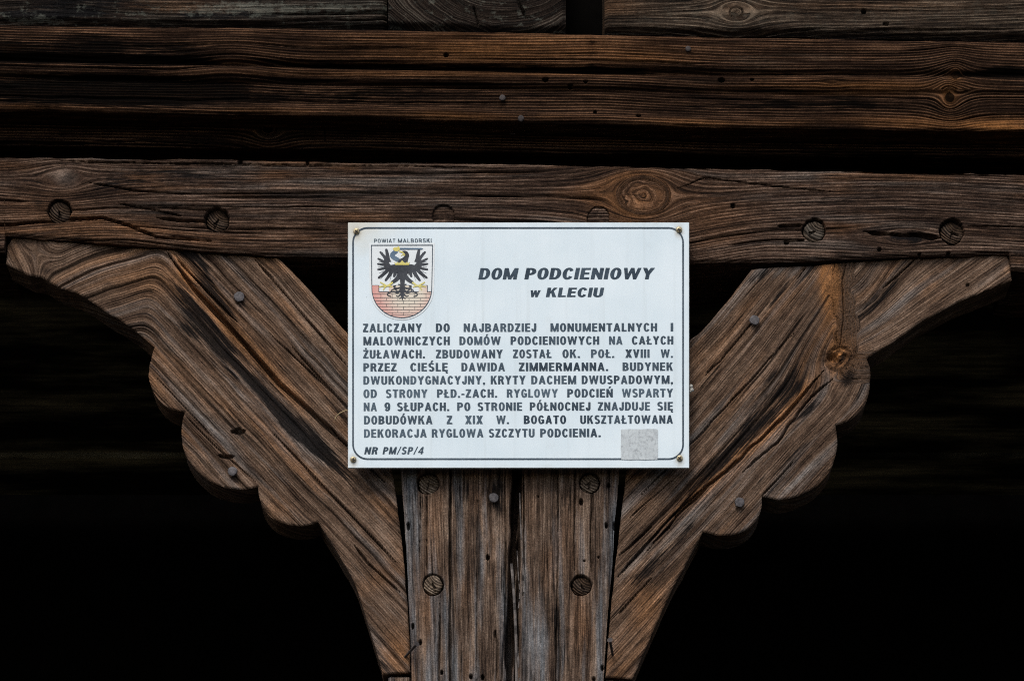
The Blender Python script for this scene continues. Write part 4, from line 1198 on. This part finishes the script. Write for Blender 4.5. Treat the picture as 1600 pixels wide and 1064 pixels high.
G_BOLD = glyphs(.215, .165, .25)
G_TITLE = glyphs(.215, .165, .25)
G_TEXT = glyphs(.13, .12, .15)
k_ = .13
G_TEXT['W'] = (.96, [[(0, 1), (k_, 1), (.22 + k_, 0), (.22, 0)], [(.48 - k_ / 2, 1), (.48 + k_ / 2, 1), (.22 + k_, 0), (.22, 0)],
                     [(.48 - k_ / 2, 1), (.48 + k_ / 2, 1), (.74, 0), (.74 - k_, 0)], [(.96 - k_, 1), (.96, 1), (.74, 0), (.74 - k_, 0)]])
G_TEXT['A'] = (.66, [[(0, 0), (k_, 0), (.33 + k_ / 2, 1), (.33 - k_ / 2, 1)], [(.66 - k_, 0), (.66, 0), (.33 + k_ / 2, 1), (.33 - k_ / 2, 1)], [(.14, .24), (.52, .24), (.52, .36), (.14, .36)]])
G_TEXT['M'] = (.76, [[(0, 0), (k_, 0), (k_, 1), (0, 1)], [(.76 - k_, 0), (.76, 0), (.76, 1), (.76 - k_, 1)], [(0, 1), (k_ * 1.2, 1), (.38 + k_ / 2, 0), (.38 - k_ / 2, 0)], [(.76 - k_ * 1.2, 1), (.76, 1), (.38 + k_ / 2, 0), (.38 - k_ / 2, 0)]])


def word(txt, x0, x1, base, cap, slant=0.0, gap=.105, G=G_BOLD, tilt=0.0):
    w = sum(G[c][0] for c in txt) + gap * (len(txt) - 1)
    k = (x1 - x0 - slant * cap * .95) / w
    out, x = [], 0.0
    for c in txt:
        for p in G[c][1]:
            out.append([(x0 + (x + a) * k + slant * cap * b, base - b * cap - tilt * ((x + a) * k)) for a, b in p])
        x += G[c][0] + gap
    return out


LINES = [
    (518.8, [('ZALICZANY', 567, 659.3), ('DO', 681, 702.8), ('NAJBARDZIEJ', 724.4, 838), ('MONUMENTALNYCH', 860, 1026.8), ('I', 1047.8, 1052)]),
    (539.2, [('MALOWNICZYCH', 567.7, 702.8), ('DOMÓW', 717.8, 782.4), ('PODCIENIOWYCH', 797.7, 936.3), ('NA', 951.6, 972.7), ('CAŁYCH', 987.3, 1052.2)]),
    (559.8, [('ŻUŁAWACH.', 567.5, 664), ('ZBUDOWANY', 681, 785.5), ('ZOSTAŁ', 801.5, 861.8), ('OK.', 878.7, 906.2), ('POŁ.', 923.4, 959.8), ('XVIII', 977, 1015), ('W.', 1032.2, 1051.5)]),
    (580.2, [('PRZEZ', 567.7, 619.9), ('CIEŚLĘ', 641, 699.7), ('DAWIDA', 720.9, 789), ('ZIMMERMANNA.', 810.6, 950.4), ('BUDYNEK', 972.7, 1051.5)]),
    (600.6, [('DWUKONDYGNACYJNY,', 567.7, 758), ('KRYTY', 766.7, 821.2), ('DACHEM', 830, 900.4), ('DWUSPADOWYM,', 908.8, 1051.5)]),
    (621.4, [('OD', 567.7, 588.9), ('STRONY', 602.7, 668), ('PŁD.-ZACH.', 682.8, 776.8), ('RYGLOWY', 791.8, 871.7), ('PODCIEŃ', 886.3, 957.5), ('WSPARTY', 971.6, 1051.5)]),
    (642, [('NA', 568.2, 588.9), ('9', 600.6, 609.8), ('SŁUPACH.', 620.3, 702), ('PO', 714.3, 735), ('STRONIE', 746, 816), ('PÓŁNOCNEJ', 827.7, 922.7), ('ZNAJDUJE', 934, 1015.7), ('SIĘ', 1026.8, 1051.5)]),
    (662.6, [('DOBUDÓWKA', 568.7, 675.8), ('Z', 697.9, 706.8), ('XIX', 726.7, 754.2), ('W.', 775.4, 795.3), ('BOGATO', 818.3, 884.6), ('UKSZTAŁTOWANA', 906.5, 1051.5)]),
    (683.4, [('DEKORACJA', 568.7, 666.8), ('RYGLOWA', 674.6, 755.4), ('SZCZYTU', 763.6, 835.3), ('PODCIENIA.', 844, 938.7)]),
]
DARKER = {'BUDYNEK', 'PODCIEŃ', 'DWUSPADOWYM,', 'BOGATO', 'PÓŁNOCNEJ', 'XVIII', 'ZIMMERMANNA.', 'UKSZTAŁTOWANA'}
PALER = {'NA', 'PŁD.-ZACH.', 'DEKORACJA', 'RYGLOWA', 'OD', 'WSPARTY', 'STRONY', 'RYGLOWY', 'DWUKONDYGNACYJNY,', 'Z', 'XIX'}
r3 = np.random.default_rng(3)
polys, fade = [], []
for base, ws in LINES:
    for tx, a, b in ws:
        p = word(tx, a, b, base - (a - 567) * .0024, 13.0, tilt=.0024)
        polys += p
        fade += [(0.0 if tx in DARKER else .42 if tx in PALER else .2) + r3.uniform(-.08, .1)] * len(p)
sheet('body_lettering', polys, INK_Y, M['ink'], sg, fade)
p = word('NR', 568.9, 591.5, 709.4, 11.2, .22, .12) + word('PM/SP/4', 597.5, 663.2, 709.4, 11.2, .22, .12, tilt=.002)
sheet('number_lettering', p, INK_Y, M['ink'], sg, [.18] * len(p))
p = word('DOM', 747.3, 810.4, 436.6, 17.6, .2, .08, G_TITLE, tilt=.001) + word('PODCIENIOWY', 819.2, 1023.2, 436.4, 17.6, .2, .08, G_TITLE, tilt=.001) + \
    word('w', 827, 845.5, 464.1, 14.4, .2) + word('KLECIU', 852.8, 944, 464, 14.4, .2, .08, G_TITLE)
sheet('title_lettering', p, INK_Y, M['ink'], sg, [.05] * len(p))

# ---- coat of arms
def c1(pts): return [(560 + x / 7.6, 365 + y / 7.6) for x, y in pts]


def stroke(pts, w0, w1=None, caps=True):
    """tapered stroke outline with rounded ends, in crest units"""
    pts = curve(pts, 5) if len(pts) > 2 else [tuple(p) for p in pts]
    w1 = w0 if w1 is None else w1
    n = len(pts); Lf, Rt = [], []
    for i, p in enumerate(pts):
        a = pts[max(i - 1, 0)]; b = pts[min(i + 1, n - 1)]
        d = math.hypot(b[0] - a[0], b[1] - a[1]) or 1
        nx, ny = -(b[1] - a[1]) / d, (b[0] - a[0]) / d
        w = (w0 + (w1 - w0) * i / (n - 1)) / 2
        Lf.append((p[0] + nx * w, p[1] + ny * w)); Rt.append((p[0] - nx * w, p[1] - ny * w))
    end = []
    if caps:
        a, b = pts[-2], pts[-1]; an = math.atan2(b[1] - a[1], b[0] - a[0])
        end = [(b[0] + w1 / 2 * math.cos(an + t), b[1] + w1 / 2 * math.sin(an + t)) for t in (1.0, .5, 0, -.5, -1.0)]
    out = []
    k = len(Lf)
    for i in range(k - 1):
        out.append([Lf[i], Lf[i + 1], Rt[i + 1], Rt[i]])
    if end: out.append([Lf[-1]] + end + [Rt[-1]])
    return out


def mirror(ps, m=1052): return [[(m - x, y) for x, y in p] for p in ps]


def shield(grow=0, dx=0):
    o = [(155 - grow, 140 - grow), (880 + grow, 138 - grow), (876 + grow, 400), (870 + grow, 640)]
    for i in range(1, 30):
        a = math.pi * i / 30
        o.append((515 + (355 + grow) * math.cos(a), 650 + (348 + grow) * math.sin(a)))
    return o + [(160 - grow, 640), (157 - grow, 400)]


C0 = INK_Y
em = sheet('emblem', [c1(shield(27))], C0 - .0001, M['white_print'], sg)


def ringstrip(a, b):
    n = len(a)
    return [[a[i], a[(i + 1) % n], b[(i + 1) % n], b[i]] for i in range(n)]


def crest(name, polys, lift, mat, fade=.0):
    return sheet(name, [c1(p) for p in polys], C0 - .0001 - lift * .00012, M[mat], em, [fade] * len(polys))


crest('shield_outline', ringstrip(shield(5), shield(-4)), 4, 'ink_line', .0)


def crest_wall_material():
    q = N('printed_wall')
    tc = q.n('ShaderNodeTexCoord').outputs['Object']
    sp = q.n('ShaderNodeSeparateXYZ'); q.link(tc, sp.inputs[0])
    # printed fade from pink rim to cream middle, in plate coordinates
    dx = q.math('MULTIPLY', q.math('ADD', sp.outputs[0], .172), 26); dz = q.math('MULTIPLY', q.math('SUBTRACT', sp.outputs[2], .272), 26)
    rr = q.math('SQRT', q.math('ADD', q.math('MULTIPLY', dx, dx), q.math('MULTIPLY', dz, dz)))
    f = q.step(q.math('ADD', rr, q.math('MULTIPLY', q.noise(tc, 90, 90, 90, (0, 0, 0), 3, .6), .3)), .5, 1.65)
    q.link(q.mix(f, (.70, .64, .52), (.66, .30, .26)), q.b.inputs['Base Color'])
    q.b.inputs['Roughness'].default_value = .5
    return q.m


M['crest_wall'] = crest_wall_material()
low_sh = [p for p in shield(-4) if p[1] >= 640]
wall_poly = [(159, 617), (243, 617), (243, 692), (361, 692), (361, 617), (628, 617), (628, 692), (716, 692), (716, 617), (818, 617), (818, 690), (868, 690)] + [p for p in low_sh if p[1] > 690] + [(161, 660)]
crest('brick_wall', [wall_poly], 1, 'crest_wall')
lw = 5.0
jl = [stroke(a, lw, lw, False) for a in ([(159, 615), (243, 615)], [(361, 615), (628, 615)], [(716, 615), (818, 615)], [(168, 715), (862, 715)], [(185, 765), (845, 765)], [(200, 797), (830, 797)],
                                         [(222, 833), (808, 833)], [(245, 868), (785, 868)], [(275, 905), (755, 905)], [(315, 938), (715, 938)], [(375, 968), (655, 968)])]
jl += [stroke(a, 9, 9, False) for a in ([(243, 612), (243, 696)], [(243, 692), (361, 692)], [(628, 692), (716, 692)], [(628, 612), (628, 692)], [(818, 612), (818, 696)], [(814, 690), (866, 690)])]
rows = [715, 765, 797, 833, 868, 905, 938, 968, 995]
for i in range(8):
    half = 340 * math.sqrt(max(0, 1 - ((rows[i + 1] - 650) / 348) ** 2))
    for j in range(-3, 4):
        xv = 535 + j * 134 + (67 if i % 2 else 0)
        if abs(xv - 515) < half - 12: jl.append(stroke([(xv, rows[i]), (xv, rows[i + 1])], lw, lw, False))
crest('mortar_lines', [p for s_ in jl for p in s_], 2, 'eagle_ink', .1)
wing = [[(312, 275), (350, 240), (368, 285), (390, 334), (358, 340), (384, 374), (425, 366), (475, 370), (487, 485), (440, 468), (352, 448), (312, 418), (298, 340)]]
for a in (([(348, 335), (345, 260), (332, 195)], 58, 30), ([(335, 315), (300, 265), (262, 222)], 40, 24), ([(325, 345), (285, 325), (236, 298)], 37, 21), ([(335, 368), (290, 368), (232, 360)], 37, 21), ([(340, 395), (290, 415), (234, 426)], 38, 21),
          ([(370, 405), (310, 470), (242, 523)], 52, 25), ([(410, 415), (370, 490), (325, 552)], 54, 27), ([(445, 420), (435, 470), (424, 505)], 54, 28)):
    wing += stroke(*a)
body = [[(437, 372), (605, 372), (596, 430), (572, 470), (555, 520), (548, 600), (556, 660), (540, 740), (522, 802), (504, 740), (488, 660), (497, 600), (490, 520), (474, 470), (446, 430)]]
body += stroke([(505, 480), (450, 545), (392, 585)], 62, 34, False)
scroll = stroke([(512, 650), (470, 692), (405, 690), (352, 708), (350, 735), (385, 746)], 20, 13) + stroke([(508, 615), (478, 602)], 20, 12) + stroke([(500, 640), (455, 652), (420, 632), (440, 620)], 22, 16) + \
    stroke([(512, 715), (475, 745), (450, 738)], 20, 10) + stroke([(516, 755), (488, 772)], 16, 10) + stroke([(470, 690), (430, 660), (395, 672), (388, 692)], 16, 12) + stroke([(505, 680), (478, 700), (440, 712)], 18, 10)
head = [[(476, 318), (500, 300), (530, 285), (552, 264), (556, 248), (535, 222), (515, 208), (550, 203), (580, 213), (598, 238), (603, 264), (592, 300), (582, 345), (470, 345)]]
crest('eagle', wing + mirror(wing) + body + mirror(stroke([(505, 480), (450, 545), (392, 585)], 62, 34, False), 1040) + scroll + mirror(scroll, 1044) + head, 3, 'eagle_ink', .0)
hair = []
for a, b in (((330, 470), (262, 540)), ((400, 470), (372, 560)), ((300, 445), (245, 472)), ((452, 500), (470, 455)), ((290, 345), (240, 330)), ((285, 390), (236, 394)), ((300, 250), (285, 220))):
    hair += stroke([a, b], 4.5, 3, False)
crest('quill_lines', hair + mirror(hair), 3, 'eagle_ink', .25)
crest('crown', [[(422, 338), (440, 373), (600, 373), (612, 336), (590, 352), (578, 336), (560, 352), (540, 342), (520, 318), (500, 342), (480, 352), (462, 336), (448, 352)]], 5, 'yellow')
crest('sword_arm', stroke([(452, 205), (398, 262), (478, 318)], 50, 48, False), 4, 'blue', .1)
crest('sword', [[(490, 170), (752, 172), (772, 181), (752, 190), (490, 191)]], 4, 'blue', .0)
hand = [[(408, 182), (425, 165), (455, 165), (480, 152), (492, 172), (490, 196), (465, 212), (430, 208)]] + stroke([(485, 212), (520, 222), (552, 252)], 17, 10) + stroke([(508, 262), (530, 250), (548, 266)], 9, 7)
crest('hand_and_beak', hand, 5, 'yellow')
claw = stroke([(408, 578), (345, 620), (300, 600), (262, 578)], 22, 12) + stroke([(350, 618), (300, 622), (250, 632)], 18, 11) + stroke([(345, 618), (310, 640), (298, 668)], 18, 11) + stroke([(402, 632), (345, 620)], 14, 16)
crest('claw', claw, 5, 'yellow')
crest('claw', mirror(claw, 1048), 5, 'yellow')
p = word('POWIAT', 584.6, 617.9, 379.3, 6.0, 0, .17, G_TEXT, tilt=.006) + word('MALBORSKI', 621.8, 674.2, 379.1, 6.0, 0, .17, G_TEXT, tilt=.006)
sheet('county_lettering', p, INK_Y - .0002, M['ink'], sg, [.12] * len(p))


# ---- faded sticker and the four screws
def sticker_material():
    q = N('faded_sticker')
    tc = q.n('ShaderNodeTexCoord').outputs['Object']
    a = q.step(q.noise(tc, 210, 190, 170, (0, 0, 0), 5, .75), .45, .68)
    b = q.step(q.noise(tc, 40, 40, 60, (3, 0, 0), 3, .6), .35, .7)
    col = q.mix(q.math('MULTIPLY_ADD', a, .65, q.math('MULTIPLY', b, .3)), (.55, .605, .62), (.27, .295, .31))
    q.link(col, q.b.inputs['Base Color']); q.b.inputs['Roughness'].default_value = .75
    return q.m


M['sticker'] = sticker_material()
o = sheet('sticker', [[(970.2, 670.6), (985, 670.1), (1001, 670.4), (1017, 669.8), (1026.5, 670.2), (1028, 671.4), (1027.6, 690), (1028.2, 704), (1027.4, 717.5), (1010, 718.2), (996, 717.7), (983, 718.3), (970.6, 717.2), (970, 700), (970.5, 688)]], INK_Y - .0004, M['sticker'], sg)
o['label'] = 'faded grey square sticker'
M['brass'] = plain_material('aged_brass', (.32, .27, .17), .45, .75, .45, 400, .4)
M['slot'] = plain_material('slot_shade', (.01, .009, .008), .8, 0, .2, 200)  # colour of the shade inside the screw slots, laid on as a flat cross
for i, (hx, hy) in enumerate(((557, 362), (1061, 359.5), (1062, 716), (552, 718))):
    c = w3(hx, hy, SIGN_Y)
    R = .0048
    V, F = lathe(c, (0, -1, 0), [(R * .5, -.012), (R * .5, -.0002), (R, .0), (R, .0012), (R * .86, .0022), (R * .5, .0027)], 20)
    s_ = make_mesh('screw', V, F, M['brass'], parent=sg)
    a = .5 + i * .9
    X = []
    for k in (0, math.pi / 2):
        cx, sx_ = math.cos(a + k), math.sin(a + k)
        L, wd = 3.1, .85
        X.append([(hx + cx * L - sx_ * wd, hy + sx_ * L + cx * wd), (hx + cx * L + sx_ * wd, hy + sx_ * L - cx * wd), (hx - cx * L + sx_ * wd, hy - sx_ * L - cx * wd), (hx - cx * L - sx_ * wd, hy - sx_ * L + cx * wd)])
    sheet('cross_slot', X, SIGN_Y - .0029, M['slot'], s_)

# ------------------------------------------------------------------ straw and cocoon at the plate's edges
M['straw'] = plain_material('dry_straw', (.34, .26, .14), .7, 0, .25, 200)
pts = curve([(549, 639), (540, 641.5), (532, 645), (526, 650), (523.5, 656)], 6)
V, F = tube([w3(a, b, -.012 + .00025 * i) for i, (a, b) in enumerate(pts)], .0009, 6)
tag(make_mesh('straw', V, F, M['straw'], smooth_to=len(F), origin=w3(524, 656, -.01)), 'thin curled dry straw poking out at the left edge of the sign', 'straw', kind='thing')
M['silk'] = plain_material('pale_silk', (.42, .41, .37), .9, 0, .25, 500, .6)
V, F = [], []
for cx, cy, r in ((1079.5, 604, 3.6), (1081, 609, 3.0), (1078.5, 612, 2.2)):
    pr = [(r * MM * math.sin(math.pi * k / 8) * (1 + .15 * math.sin(k * 5 + cx)), r * MM * -math.cos(math.pi * k / 8)) for k in range(1, 8)]
    v, f_ = lathe(w3(cx, cy, -.016), (.3, -1, .4), pr, 12, .12, int(cx))
    F += [[i + len(V) for i in q] for q in f_]; V += v
tag(make_mesh('cocoon', V, F, M['silk'], smooth_to=len(F), origin=w3(1080, 612, -.016)), 'small pale cocoon stuck at the right edge of the sign', 'cocoon', kind='thing')

# ------------------------------------------------------------------ the house behind: ceiling of the arcade, walls, ground
def box(x0, x1, y0, y1, z0, z1):
    V = [(x, y, z) for x in (x0, x1) for y in (y0, y1) for z in (z0, z1)]
    F = [[0, 1, 3, 2], [4, 6, 7, 5], [0, 4, 5, 1], [2, 3, 7, 6], [0, 2, 6, 4], [1, 5, 7, 3]]
    return V, F


def boxes(name, bs, mat, parent=None, origin=None):
    V, F = [], []
    for b in bs:
        v, f_ = box(*b)
        F += [[i + len(V) for i in q] for q in f_]; V += v
    return make_mesh(name, V, F, mat, parent=parent, origin=origin)


ZC = 3.64
bs = []; y = .21
r4 = random.Random(4)
while y < 1.2:
    w = r4.uniform(.16, .24)
    bs.append((-4, 4, y, y + w, ZC + r4.uniform(0, .012), ZC + .05)); y += w + .012
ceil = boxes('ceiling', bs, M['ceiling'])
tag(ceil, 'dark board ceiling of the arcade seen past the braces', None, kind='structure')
wl = boxes('wall', [(-4, 4, 1.3, 1.5, 0, 4.6), (-4, -3.8, .3, 1.29, 0, 4.6), (3.8, 4, .3, 1.29, 0, 4.6), (-4, 4, .17, .2, ZC + .06, 5.2)], M['unlit_black'])  # end walls and upper backing are added to keep light out
tag(wl, 'near-black backing wall for the unlit depth of the arcade, with added end walls', None, kind='structure')
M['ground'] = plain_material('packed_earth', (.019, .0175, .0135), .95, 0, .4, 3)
g = make_mesh('ground', [(-60, -60, 0), (60, -60, 0), (60, 60, 0), (-60, 60, 0)], [[0, 1, 2, 3]], M['ground'])
tag(g, None, None, kind='structure')
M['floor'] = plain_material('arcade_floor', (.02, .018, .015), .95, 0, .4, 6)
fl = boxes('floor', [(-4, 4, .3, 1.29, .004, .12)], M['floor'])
tag(fl, None, None, kind='structure')

for o in scene.objects:
    if '_o' in o: del o['_o']
